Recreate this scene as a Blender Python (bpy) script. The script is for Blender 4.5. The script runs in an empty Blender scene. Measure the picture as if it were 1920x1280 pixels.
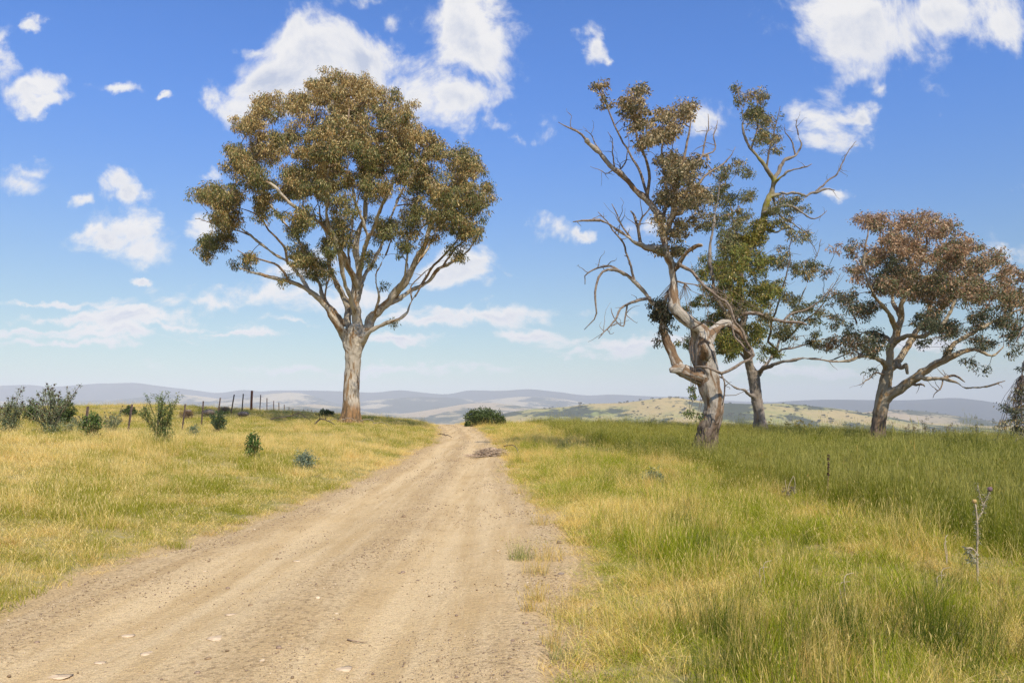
import bpy, math, random
import numpy as np
from mathutils import Vector
R = math.radians
rng = np.random.default_rng(11)
random.seed(5)
S = bpy.context.scene
COL = S.collection

# ------------------------------------------------------------------ camera, sky, sun, exposure
F, HY, EYE = 1493.3, 772.0, 1.6          # focal length in photo pixels, horizon row, eye height
cam_d = bpy.data.cameras.new('camera'); cam = bpy.data.objects.new('camera', cam_d); COL.objects.link(cam)
cam_d.sensor_width = 36; cam_d.lens = 28; cam_d.shift_y = (HY-640)/1920.0
cam_d.clip_start = 0.1; cam_d.clip_end = 40000
cam.location = (0, 0, EYE); cam.rotation_euler = (R(90), 0, 0)
S.camera = cam
S.view_settings.view_transform = 'Standard'; S.view_settings.look = 'None'
S.view_settings.gamma = 1; S.view_settings.use_curve_mapping = False
S.view_settings.exposure = 0.14
S.render.engine = 'CYCLES'
S.cycles.use_denoising = True; S.cycles.denoising_prefilter = 'NONE'; S.cycles.use_adaptive_sampling = False
S.cycles.max_bounces = 6; S.cycles.diffuse_bounces = 3; S.cycles.transmission_bounces = 3
S.cycles.transparent_max_bounces = 4; S.cycles.volume_bounces = 0
SUN_EL, SUN_AZ = 49.0, 156.0             # azimuth clockwise from +Y: behind the camera, to the right
sd = bpy.data.lights.new('sun', 'SUN'); sun = bpy.data.objects.new('sun', sd); COL.objects.link(sun)
sd.energy = 4.9; sd.angle = R(0.53); sd.color = (1.0, 0.93, 0.82)
sv = Vector((math.sin(R(SUN_AZ))*math.cos(R(SUN_EL)), math.cos(R(SUN_AZ))*math.cos(R(SUN_EL)), math.sin(R(SUN_EL))))
sun.rotation_euler = sv.to_track_quat('Z', 'Y').to_euler()
sun.location = (0, 0, 60)

class NT:
    """small helper round a node tree"""
    def __init__(s, tree): s.t = tree; s.n = tree.nodes; s.l = tree.links
    def node(s, typ, **kw):
        n = s.n.new(typ)
        for k, v in kw.items(): setattr(n, k, v)
        return n
    def put(s, sock, v):
        if v is None: return
        if isinstance(v, bpy.types.NodeSocket): s.l.new(v, sock)
        elif isinstance(v, bpy.types.Node): s.l.new(v.outputs[0], sock)
        else:
            if sock.type == 'RGBA' and hasattr(v, '__len__') and len(v) == 3: v = (*v, 1)
            sock.default_value = v
    def m(s, op, a, b=None, c=None, clamp=False):
        n = s.node('ShaderNodeMath', operation=op, use_clamp=clamp)
        s.put(n.inputs[0], a); s.put(n.inputs[1], b); s.put(n.inputs[2], c); return n.outputs[0]
    def v(s, op, a, b=None, c=None, out=0):
        n = s.node('ShaderNodeVectorMath', operation=op)
        s.put(n.inputs[0], a); s.put(n.inputs[1], b); s.put(n.inputs[2], c); return n.outputs[out]
    def mix(s, f, a, b, bt='MIX'):
        n = s.node('ShaderNodeMix', data_type='RGBA', blend_type=bt); n.clamp_factor = True
        s.put(n.inputs[0], f); s.put(n.inputs[6], a); s.put(n.inputs[7], b); return n.outputs[2]
    def noise(s, vec, scale, detail=4, rough=0.55, dist=0, out='Fac', dim='3D'):
        n = s.node('ShaderNodeTexNoise', noise_dimensions=dim)
        s.put(n.inputs['Vector'], vec); n.inputs['Scale'].default_value = scale
        n.inputs['Detail'].default_value = detail; n.inputs['Roughness'].default_value = rough
        n.inputs['Distortion'].default_value = dist; return n.outputs[out]
    def ss(s, x, a, b, lo=0.0, hi=1.0):
        n = s.node('ShaderNodeMapRange', interpolation_type='SMOOTHSTEP')
        s.put(n.inputs[0], x); s.put(n.inputs[1], a); s.put(n.inputs[2], b)
        s.put(n.inputs[3], lo); s.put(n.inputs[4], hi); return n.outputs[0]
    def attr(s, name, out='Fac', typ='GEOMETRY'):
        n = s.node('ShaderNodeAttribute', attribute_name=name, attribute_type=typ); return n.outputs[out]

W = bpy.data.worlds.new('World'); S.world = W; W.use_nodes = True
t = NT(W.node_tree); t.n.clear()
sky = t.node('ShaderNodeTexSky', sky_type='NISHITA'); sky.sun_disc = False
sky.sun_elevation = R(SUN_EL); sky.sun_rotation = R(SUN_AZ)
sky.air_density = 1.0; sky.dust_density = 0.7; sky.ozone_density = 2.2; sky.altitude = 500
tc = t.node('ShaderNodeTexCoord'); sep = t.node('ShaderNodeSeparateXYZ'); t.put(sep.inputs[0], tc.outputs['Generated'])
skyc = t.v('MULTIPLY', sky.outputs[0], t.mix(t.ss(sep.outputs[2], 0.0, 0.42), (0.90, 1.00, 0.83), (0.54, 1.10, 1.88)))
ay = t.m('MAXIMUM', t.m('ABSOLUTE', sep.outputs[1]), 0.12)
uu = t.m('DIVIDE', sep.outputs[0], ay)
vv = t.m('MAXIMUM', t.m('DIVIDE', sep.outputs[2], ay), 0.0)
cmb = t.node('ShaderNodeCombineXYZ'); t.put(cmb.inputs[0], uu); t.put(cmb.inputs[1], vv); cmb.inputs[2].default_value = 0
wn = t.noise(cmb.outputs[0], 14.0, 5, 0.6, 0, 'Color')
uv = t.v('ADD', cmb.outputs[0], t.v('MULTIPLY', t.v('SUBTRACT', wn, (0.5, 0.5, 0.5)), (0.085, 0.06, 0)))
# clouds: (x, y, half width, half height) of each cloud mass as seen, in photo pixels
CL = [(600,105,105,70),(520,150,80,60),(690,120,100,60),(450,205,60,42),(760,170,80,60),(860,50,70,80),(915,95,62,60),
(870,185,65,55),(925,240,75,34),(700,5,60,30),(735,50,42,35),(975,265,34,16),(480,95,50,18),(5,80,34,46),(70,46,20,12),(70,158,40,20),
(78,188,40,16),(215,168,34,10),(285,190,20,7),(68,322,60,28),(60,348,48,22),(228,335,44,26),(245,358,40,20),(135,370,20,12),
(380,328,28,14),(240,430,66,34),(270,470,92,34),(185,440,46,18),(370,422,40,22),(500,545,130,28),(430,562,90,18),(620,560,100,22),
(885,485,52,38),(840,510,90,22),(80,573,110,8),(280,600,120,14),(90,602,110,11),(200,632,220,9),(440,624,130,7),
(930,588,150,15),(800,603,90,13),(985,630,60,14),(740,640,70,9),(1080,668,50,10),(120,650,160,9),(1200,645,90,12),
(1108,85,26,38),(1125,118,18,16),(1545,40,80,50),(1650,60,110,76),(1750,25,110,52),(1620,130,70,50),(1634,168,34,22),
(1565,238,66,36),(1530,262,50,28),(1610,215,34,22),(1048,427,38,24),(1100,432,40,10),(1895,480,52,28),(1550,366,30,11),
(1310,225,50,34),(1205,415,44,26),(255,535,22,6),(545,600,60,8),(560,500,70,24),(1690,640,140,10),(1450,700,200,12),(700,690,260,10),
(1650,30,60,40),(60,624,180,10),(330,612,120,9),(480,552,110,34),(900,590,150,20),(1130,650,120,16),(200,455,70,24),(60,345,60,24)]
acc = None; low = None
for (cx, cy, rx, ry) in CL:
    su, sv2 = F/rx, F/ry
    p = t.v('MULTIPLY_ADD', uv, (su, sv2, 0), (-(cx-960)/F*su, -(HY-cy)/F*sv2, 0))
    w = t.m('SUBTRACT', 1.12+(0.42 if rx*ry > 8000 else 0.22 if rx*ry > 4800 else 0.0), t.v('LENGTH', p, out=1))
    acc = w if acc is None else t.m('SMOOTH_MAX', acc, w, 0.35)
    w2 = t.v('MULTIPLY_ADD', p, (1, 1, 0), (0, 0.62, 0))       # the same mass a little lower: where it is thick the base greys
    w2 = t.m('SUBTRACT', 1.25, t.v('DOT_PRODUCT', w2, w2, out=1))
    low = w2 if low is None else t.m('MAXIMUM', low, w2)
acc = t.m('MAXIMUM', acc, -1.0)
low = t.m('MAXIMUM', low, 0.0)
# outside the frame the sky goes on with scattered clouds of the same kind
vs = t.m('POWER', vv, 0.55)
c2 = t.node('ShaderNodeCombineXYZ'); t.put(c2.inputs[0], uu); t.put(c2.inputs[1], t.m('MULTIPLY', vs, 1.15))
ncoord = c2.outputs[0]
outm = t.m('MAXIMUM', t.ss(t.m('ABSOLUTE', uu), 0.62, 0.8), t.ss(vv, 0.50, 0.66))
scat = t.m('MULTIPLY_ADD', t.noise(tc.outputs['Generated'], 3.2, 3, 0.5), 9.0, -5.2)
acc = t.m('MAXIMUM', acc, t.m('ADD', t.m('MULTIPLY', outm, t.m('ADD', scat, 1.0)), -1.0))
nA = t.noise(ncoord, 9.0, 9, 0.62, 0.35)
nB = t.noise(t.v('ADD', ncoord, (0.012, 0.03, 0)), 9.0, 6, 0.6, 0.35)
dens = t.m('ADD', acc, t.m('MULTIPLY', t.m('SUBTRACT', nA, 0.5), 5.6))
alpha = t.ss(dens, -0.12, 0.95)
relief = t.m('MULTIPLY', t.m('SUBTRACT', nA, nB), 3.2)          # lit side of each billow
nC = t.noise(ncoord, 3.4, 4, 0.55)
sh = t.m('ADD', t.m('MULTIPLY', t.ss(low, 0.1, 1.0), t.m('MULTIPLY_ADD', t.ss(nC, 0.35, 0.65), 0.8, 0.15)), relief)
sh = t.m('MULTIPLY', t.m('MAXIMUM', sh, 0.0), t.ss(dens, 0.3, 2.0), clamp=True)
cloudc = t.mix(sh, (8.6, 8.5, 8.5), (5.2, 5.7, 7.0))
thin = t.m('MULTIPLY', alpha, t.ss(vv, 0.0, 0.10, 0.5, 0.97))
final = t.mix(thin, skyc, cloudc)
bg = t.node('ShaderNodeBackground'); t.put(bg.inputs[0], final); bg.inputs[1].default_value = 0.1
wo = t.node('ShaderNodeOutputWorld'); t.put(wo.inputs[0], bg.outputs[0])
W.cycles.sampling_method = 'MANUAL'; W.cycles.sample_map_resolution = 512

# ------------------------------------------------------------------ helpers
def at(px, py, D, dy=0.0):
    """where a point seen at (px, py) in the photo stands, D metres away (dy further back)"""
    E = D+dy; return np.array([(px-960)/F*E, E, EYE+(HY-py)/F*E])

def link(o, parent=None):
    COL.objects.link(o)
    if parent is not None: o.parent = parent
    return o
def tag(o, label=None, cat=None, group=None, kind=None):
    if label: o['label'] = label
    if cat: o['category'] = cat
    if group: o['group'] = group
    if kind: o['kind'] = kind
    return o
def empty(name, loc, label, cat, group=None):
    o = bpy.data.objects.new(name, None); o.location = loc; o.empty_display_size = 0.2
    link(o); return tag(o, label, cat, group)
def mk(name, V, Fc, mat=None, smooth=True, cols=None, vecs=None, floats=None):
    """mesh from arrays; Fc: array (n,k) or list of such arrays"""
    V = np.asarray(V, dtype=np.float32)
    fl = Fc if isinstance(Fc, list) else [Fc]
    fl = [np.asarray(f, dtype=np.int32) for f in fl if len(f)]
    me = bpy.data.meshes.new(name)
    me.vertices.add(len(V)); me.vertices.foreach_set('co', V.ravel())
    nl = sum(f.size for f in fl); npoly = sum(len(f) for f in fl)
    me.loops.add(nl); me.loops.foreach_set('vertex_index', np.concatenate([f.ravel() for f in fl]))
    me.polygons.add(npoly)
    tot = np.concatenate([np.full(len(f), f.shape[1], np.int32) for f in fl])
    st = np.concatenate([[0], np.cumsum(tot)[:-1]]).astype(np.int32)
    me.polygons.foreach_set('loop_start', st)
    me.update(calc_edges=True)
    if smooth: me.polygons.foreach_set('use_smooth', np.ones(npoly, bool))
    addattrs(me, cols, vecs, floats)
    if mat: me.materials.append(mat)
    return me
def addattrs(me, cols=None, vecs=None, floats=None):
    for k, a in (cols or {}).items():
        a = np.asarray(a, np.float32)
        if a.shape[1] == 3: a = np.c_[a, np.ones(len(a), np.float32)]
        x = me.attributes.new(k, 'FLOAT_COLOR', 'POINT'); x.data.foreach_set('color', a.astype(np.float32).ravel())
    for k, a in (vecs or {}).items():
        x = me.attributes.new(k, 'FLOAT_VECTOR', 'POINT'); x.data.foreach_set('vector', np.asarray(a, np.float32).ravel())
    for k, a in (floats or {}).items():
        x = me.attributes.new(k, 'FLOAT', 'POINT'); x.data.foreach_set('value', np.asarray(a, np.float32))
def ob(name, me, parent=None, kind=None):
    o = bpy.data.objects.new(name, me); link(o, parent)
    if kind: o['kind'] = kind
    return o

def _h(ix, iy, iz):
    n = (ix*374761393 + iy*668265263 + iz*2147483647*7 + 1013904223) & 0xffffffff
    n = ((n ^ (n >> 13))*1274126177) & 0xffffffff
    n = ((n ^ (n >> 16))*2246822519) & 0xffffffff
    return ((n ^ (n >> 15)) & 0xffffff)/float(0xffffff)
def vnoise(p):
    p = np.asarray(p, float); i = np.floor(p).astype(np.int64); f = p-i; f = f*f*(3-2*f)
    r = 0
    for dx in (0, 1):
        for dy in (0, 1):
            for dz in (0, 1):
                w = (f[..., 0] if dx else 1-f[..., 0])*(f[..., 1] if dy else 1-f[..., 1])*(f[..., 2] if dz else 1-f[..., 2])
                r = r + w*_h(i[..., 0]+dx, i[..., 1]+dy, i[..., 2]+dz)
    return r
def fbm(x, y, z=0.0, oct=4, s=1.0):
    x, y, z = np.broadcast_arrays(np.asarray(x, float), y, z)
    r = 0; a = 0.5; tot = 0
    for k in range(oct):
        r = r + a*vnoise(np.stack([x*s+k*17.3, y*s+k*9.1, z*s+k*5.7], -1)); tot += a; a *= 0.5; s *= 2.03
    return r/tot
def sstep(x, a, b):
    u = np.clip((x-a)/(b-a), 0, 1); return u*u*(3-2*u)

# ------------------------------------------------------------------ materials
def mat(name):
    m = bpy.data.materials.new(name); m.use_nodes = True; t = NT(m.node_tree); t.n.clear()
    return m, t
def finish(t, col, rough=0.85, bump=None, bs=0.3, bd=0.02, trans=0.0, tcol=None, spec=0.25, sheen=0):
    p = t.node('ShaderNodeBsdfPrincipled'); t.put(p.inputs['Base Color'], col); t.put(p.inputs['Roughness'], rough)
    p.inputs['Specular IOR Level'].default_value = spec
    if bump is not None:
        b = t.node('ShaderNodeBump'); b.inputs['Strength'].default_value = bs; b.inputs['Distance'].default_value = bd
        t.put(b.inputs['Height'], bump); t.put(p.inputs['Normal'], b.outputs[0])
    o = t.node('ShaderNodeOutputMaterial'); s = p.outputs[0]
    if trans > 0:
        tr = t.node('ShaderNodeBsdfTranslucent'); t.put(tr.inputs[0], tcol if tcol is not None else col)
        mx = t.node('ShaderNodeMixShader'); mx.inputs[0].default_value = trans
        t.l.new(s, mx.inputs[1]); t.l.new(tr.outputs[0], mx.inputs[2]); s = mx.outputs[0]
    t.l.new(s, o.inputs[0])
M = {}
def plain(name, c, rough=0.85, var=0.3, scale=8, bs=0.3, bd=0.02):
    m, t = mat(name); tc = t.node('ShaderNodeTexCoord')
    n = t.noise(tc.outputs['Object'], scale, 5, 0.6)
    c2 = tuple(x*(1-var) for x in c); c3 = tuple(min(1, x*(1+var)) for x in c)
    finish(t, t.mix(t.ss(n, 0.3, 0.7), c2, c3), rough, n, bs, bd); M[name] = m; return m

# grass: green to straw by a per-tuft 'dry' value, per-blade random in 'bl' (r random, g height, b seed head)
def grassmat(name, g1, g2, s1, s2, head, trans=0.3):
    m, t = mat(name); bl = t.attr('bl', 'Color'); sp = t.node('ShaderNodeSeparateColor'); t.put(sp.inputs[0], bl)
    r, h, hd = sp.outputs[0], sp.outputs[1], sp.outputs[2]
    dry = t.attr('dry', 'Fac', 'INSTANCER')
    geo = t.node('ShaderNodeNewGeometry')
    nz = t.noise(geo.outputs['Position'], 0.9, 3, 0.6)
    d = t.m('ADD', t.m('ADD', dry, t.m('MULTIPLY', t.m('SUBTRACT', r, 0.5), 0.9)), t.m('MULTIPLY', t.m('SUBTRACT', nz, 0.5), 0.9))
    d = t.m('ADD', d, t.m('MULTIPLY', t.m('SUBTRACT', h, 0.5), 0.25))
    rr = t.m('FRACT', t.m('MULTIPLY', r, 7.31))
    green = t.mix(rr, g1, g2); straw = t.mix(rr, s1, s2)
    c = t.mix(t.ss(d, 0.25, 0.75), green, straw)
    c = t.mix(hd, c, head)
    rust = t.noise(geo.outputs['Position'], 1.7, 4, 0.65)
    c = t.mix(t.m('MULTIPLY', t.ss(rust, 0.58, 0.68), t.m('MULTIPLY', t.ss(d, 0.35, 0.7), 0.7)), c, (0.58, 0.30, 0.085))
    finish(t, c, 0.75, trans=trans, spec=0.06); M[name] = m; return m
grassmat('grass_bank', (0.185, 0.215, 0.014), (0.42, 0.385, 0.035), (0.80, 0.55, 0.13), (0.95, 0.74, 0.33), (0.86, 0.67, 0.26))
grassmat('grass_field', (0.11, 0.145, 0.007), (0.22, 0.235, 0.014), (0.44, 0.365, 0.05), (0.54, 0.46, 0.11), (0.40, 0.36, 0.09))
grassmat('grass_rush', (0.07, 0.11, 0.012), (0.14, 0.18, 0.02), (0.50, 0.36, 0.08), (0.66, 0.50, 0.17), (0.4, 0.28, 0.10))
grassmat('grass_dry', (0.21, 0.265, 0.012), (0.42, 0.42, 0.025), (0.74, 0.50, 0.10), (0.92, 0.72, 0.29), (0.72, 0.55, 0.19))

def groundmat():
    m, t = mat('pasture_soil'); geo = t.node('ShaderNodeNewGeometry'); P = geo.outputs['Position']
    n1 = t.noise(P, 0.35, 5, 0.6); n2 = t.noise(P, 9, 5, 0.65); n3 = t.noise(P, 45, 4, 0.7)
    c = t.mix(t.ss(n1, 0.35, 0.65), (0.19, 0.18, 0.03), (0.40, 0.29, 0.08))
    c = t.mix(t.ss(n2, 0.35, 0.7), c, (0.34, 0.27, 0.13)); c = t.mix(t.ss(n3, 0.5, 0.8), c, (0.12, 0.12, 0.04))
    c = t.mix(t.ss(t.m('ADD', t.attr('dirt'), t.m('MULTIPLY', t.m('SUBTRACT', n2, .5), .9)), .3, .7), c, t.mix(t.ss(n3, .45, .6), (0.52, 0.36, 0.17), (0.30, 0.20, 0.09)))
    # far valley floor: paler paddocks
    sp = t.node('ShaderNodeSeparateXYZ'); t.put(sp.inputs[0], P)
    far = t.ss(sp.outputs[1], 150, 500)
    n4 = t.noise(P, 0.0022, 6, 0.6); n5 = t.noise(P, 0.02, 4, 0.6)
    fc = t.mix(t.ss(n4, 0.4, 0.6), (0.44, 0.37, 0.20), (0.33, 0.31, 0.14)); fc = t.mix(t.ss(n5, 0.6, 0.72), fc, (0.10, 0.12, 0.05))
    finish(t, t.mix(far, c, fc), 0.95, n2, 0.5, 0.03); M['pasture_soil'] = m
groundmat()
def roadmat():
    m, t = mat('gravel_dirt'); geo = t.node('ShaderNodeNewGeometry'); P = geo.outputs['Position']
    ac = t.attr('across')                                   # -1 left edge .. 1 right edge
    v = t.node('ShaderNodeMapping'); t.put(v.inputs[0], P); v.inputs['Scale'].default_value = (1.5, 0.10, 1)
    st = t.noise(v.outputs[0], 2.2, 5, 0.6)                 # streaks along the track
    n1 = t.noise(P, 1.3, 5, 0.6); n2 = t.noise(P, 22, 5, 0.7); n3 = t.noise(P, 110, 3, 0.7)
    vo = t.node('ShaderNodeTexVoronoi'); t.put(vo.inputs['Vector'], P); vo.inputs['Scale'].default_value = 75
    vo.inputs['Randomness'].default_value = 1
    vo2 = t.node('ShaderNodeTexVoronoi'); t.put(vo2.inputs['Vector'], P); vo2.inputs['Scale'].default_value = 30
    c = t.mix(t.ss(n1, 0.3, 0.7), (0.54, 0.36, 0.155), (0.635, 0.44, 0.205))
    c = t.mix(t.m('MULTIPLY', t.ss(st, 0.38, 0.62), .8), c, (0.74, 0.54, 0.28))
    # the strips between the wheels gather dark crumbs
    a1 = t.m('ABSOLUTE', t.m('ADD', t.m('SUBTRACT', ac, 0.02), t.m('MULTIPLY', t.m('SUBTRACT', n1, 0.5), 0.35)))
    mid = t.ss(a1, 0.30, 0.02); edge = t.ss(a1, 0.62, 0.9)
    loose = t.m('MAXIMUM', mid, edge)
    c = t.mix(t.m('MULTIPLY', loose, .30), c, (0.46, 0.31, 0.15))
    crumbs = t.m('MULTIPLY', t.ss(n2, 0.47, 0.66), t.m('MULTIPLY_ADD', loose, 0.65, 0.28))
    c = t.mix(crumbs, c, (0.27, 0.175, 0.075))
    c = t.mix(t.m('MULTIPLY', t.ss(vo.outputs['Distance'], 0.30, 0.12), 0.40), c, vo.outputs['Color'], 'SOFT_LIGHT')
    c = t.mix(t.m('MULTIPLY', t.ss(n3, 0.50, 0.64), 0.8), c, (0.30, 0.21, 0.12))
    c = t.mix(t.m('MULTIPLY', t.ss(n3, 0.44, 0.32), 0.55), c, (0.74, 0.58, 0.38))
    hgt = t.m('ADD', t.m('MULTIPLY', n2, 0.8), t.m('SUBTRACT', t.m('MULTIPLY', n3, 0.5), t.m('MULTIPLY', vo2.outputs['Distance'], 0.5)))
    finish(t, c, 0.95, hgt, 0.7, 0.02, spec=0.15); M['gravel_dirt'] = m
roadmat()

def barkmat(name, pale, tan, dark, stock, stock_h, rough_amt=1.0, th=0.52, moss=False):
    m, t = mat(name); b = t.attr('bk', 'Vector'); h = t.attr('hgt')
    n1 = t.noise(b, 3.0, 6, 0.62, 0.6); n2 = t.noise(b, 8.0, 5, 0.6, 0.4); n3 = t.noise(b, 26, 4, 0.65)
    n0 = t.noise(b, 1.1, 4, 0.6)
    c = t.mix(t.ss(n0, 0.35, 0.65), pale, tuple(x*0.72 for x in pale))
    c = t.mix(t.ss(n1, th, th+0.06), c, tan)
    c = t.mix(t.m('MULTIPLY', t.ss(n2, 0.56, 0.64), 0.75), c, dark)
    sk = t.ss(t.m('ADD', h, t.m('MULTIPLY', n1, stock_h*1.1)), stock_h*1.55, stock_h*1.0)
    sc = t.mix(t.ss(n2, 0.40, 0.6), stock, dark); sc = t.mix(t.ss(n3, 0.5, 0.75), sc, tuple(x*1.9 for x in stock))
    c = t.mix(sk, c, sc)
    c = t.mix(t.m('MULTIPLY', t.ss(n3, 0.55, 0.8), 0.45), c, tuple(x*0.6 for x in dark))
    if moss: 
        mo = t.attr('moss'); c = t.mix(t.m('MULTIPLY', mo, t.ss(n2, 0.35, 0.55)), c, (0.26, 0.22, 0.03))
    hg = t.m('ADD', t.m('MULTIPLY', n2, 0.6), t.m('MULTIPLY', n3, 0.35))
    finish(t, c, 0.9, hg, 0.75*rough_amt, 0.05, spec=0.15); M[name] = m
barkmat('bark_smooth', (0.54, 0.46, 0.35), (0.27, 0.165, 0.08), (0.13, 0.085, 0.045), (0.27, 0.15, 0.065), 1.3, 1.3, 0.53)
barkmat('bark_gnarled', (0.50, 0.43, 0.34), (0.215, 0.135, 0.075), (0.085, 0.06, 0.04), (0.17, 0.125, 0.09), 1.9, 1.9, 0.485)
barkmat('bark_grey', (0.31, 0.255, 0.20), (0.22, 0.16, 0.10), (0.11, 0.085, 0.065), (0.24, 0.19, 0.15), 0.8, 1.0, 0.56, True)
barkmat('bark_warm', (0.46, 0.37, 0.25), (0.33, 0.21, 0.10), (0.12, 0.085, 0.055), (0.15, 0.105, 0.075), 2.1, 1.2, 0.52)

def leafmat():
    m, t = mat('leaf'); c = t.attr('col', 'Color'); finish(t, c, 0.55, trans=0.3, spec=0.25); M['leaf'] = m
    m, t = mat('twig_bark'); c = t.attr('col', 'Color'); geo = t.node('ShaderNodeNewGeometry')
    n = t.noise(geo.outputs['Position'], 14, 4, 0.6)
    c = t.mix(t.ss(n, 0.35, 0.7), c, (0.13, 0.085, 0.055)); finish(t, c, 0.9, spec=0.1); M['twig_bark'] = m
leafmat()
plain('rust', (0.20, 0.075, 0.04), 0.9, 0.45, 14)
plain('dark_steel', (0.09, 0.06, 0.045), 0.8, 0.4, 14)
plain('wire', (0.14, 0.13, 0.12), 0.6, 0.2, 14)
plain('stone_brown', (0.26, 0.18, 0.12), 0.95, 0.45, 30)
plain('stone_pale', (0.62, 0.48, 0.31), 0.95, 0.25, 20); plain('slab', (0.62, 0.45, 0.27), 0.95, 0.3, 14, 0.5, 0.01)
plain('clod', (0.25, 0.17, 0.095), 0.95, 0.4, 40)
plain('rock_grey', (0.22, 0.17, 0.13), 0.95, 0.4, 5)
plain('dead_wood', (0.30, 0.23, 0.17), 0.9, 0.4, 12)
plain('dark_wood', (0.10, 0.075, 0.055), 0.9, 0.4, 12)
plain('seed_dark', (0.07, 0.035, 0.025), 0.9, 0.4, 60)
plain('stalk', (0.40, 0.26, 0.12), 0.8, 0.3, 30)
plain('stalk_pale', (0.46, 0.36, 0.23), 0.8, 0.3, 30)
plain('thistle_bloom', (0.20, 0.12, 0.13), 0.9, 0.4, 60)
plain('thistle_bud', (0.50, 0.33, 0.12), 0.9, 0.3, 60)
plain('hollow_shade', (0.02, 0.013, 0.01), 1.0, 0.2, 10)  # shade inside the knot hole, put into the colour

def hillmat(name, open1, open2, wood, cover, s1=0.0012, s2=0.006, sd=0.0):
    m, t = mat(name); geo = t.node('ShaderNodeNewGeometry'); P = geo.outputs['Position']
    v = t.node('ShaderNodeMapping'); t.put(v.inputs[0], P); v.inputs['Location'].default_value = (sd, sd*2, sd)
    v.inputs['Scale'].default_value = (1, 0.7, 2.5); P = v.outputs[0]
    n1 = t.noise(P, s1, 6, 0.6); n2 = t.noise(P, s2, 6, 0.65); n3 = t.noise(P, s2*5, 4, 0.7)
    c = t.mix(t.ss(n1, 0.4, 0.62), open1, open2)
    k = t.m('ADD', t.m('MULTIPLY', n1, 0.55), t.m('ADD', t.m('MULTIPLY', n2, 0.35), t.m('MULTIPLY', n3, 0.10)))
    c = t.mix(t.ss(k, cover, cover+0.035), c, wood)
    c = t.mix(t.m('MULTIPLY', t.ss(n3, 0.5, 0.7), 0.35), c, wood)
    finish(t, c, 0.95, n2, 0.4, 8.0, spec=0.05); M[name] = m
hillmat('hill_forest', (0.045, 0.055, 0.045), (0.07, 0.07, 0.05), (0.03, 0.04, 0.03), 0.45)
hillmat('hill_mixed', (0.42, 0.34, 0.20), (0.22, 0.20, 0.12), (0.04, 0.05, 0.03), 0.475, 0.0016, 0.005, 900)
hillmat('hill_pale', (0.42, 0.32, 0.19), (0.31, 0.26, 0.14), (0.07, 0.08, 0.05), 0.50, 0.0022, 0.008, 300)
hillmat('hill_tan', (0.44, 0.325, 0.135), (0.25, 0.265, 0.075), (0.06, 0.07, 0.04), 0.50, 0.0042, 0.016, 50)

# ------------------------------------------------------------------ terrain
Yk = np.array([-30, 0, 4.7, 6, 7, 8, 9, 11, 13, 15.5, 19, 22, 26.5, 31, 35, 38, 42, 48, 55, 62, 75, 100, 140])
XRk = np.array([.2, .15, .21, .33, .46, .56, .62, .63, .42, .17, -.06, -.15, -.35, -.62, -.9, -1.15, -1.5, -2.1, -2.95, -4.0, -6.5, -12, -22])
XLk = np.array([-3.6, -3.75, -3.8, -3.85, -3.9, -4.0, -3.84, -3.7, -3.55, -3.42, -3.28, -3.25, -3.4, -3.4, -3.25, -3.4, -3.75, -4.3, -5.2, -6.4, -9, -14.5, -25])
Yz = np.array([-30, 0, 15, 21, 28, 35, 42, 50, 57, 62, 68, 80, 100, 140])
Zz = np.array([0, 0, 0, .05, .12, .25, .4, .55, .62, .62, .5, -.3, -2.2, -6.5])
def pch(xk, yk, x):
    # smooth cubic through the knots (Catmull-Rom slopes)
    m = np.gradient(yk, xk); x = np.clip(x, xk[0], xk[-1])
    i = np.clip(np.searchsorted(xk, x)-1, 0, len(xk)-2); h = xk[i+1]-xk[i]; u = (x-xk[i])/h
    return ((1+2*u)*(1-u)**2*yk[i] + u*(1-u)**2*h*m[i] + u*u*(3-2*u)*yk[i+1] + u*u*(u-1)*h*m[i+1])
def roadL(Y): return pch(Yk, XLk, Y)
def roadR(Y): return pch(Yk, XRk, Y)
def roadZ(Y): return pch(Yz, Zz, Y)
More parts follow.
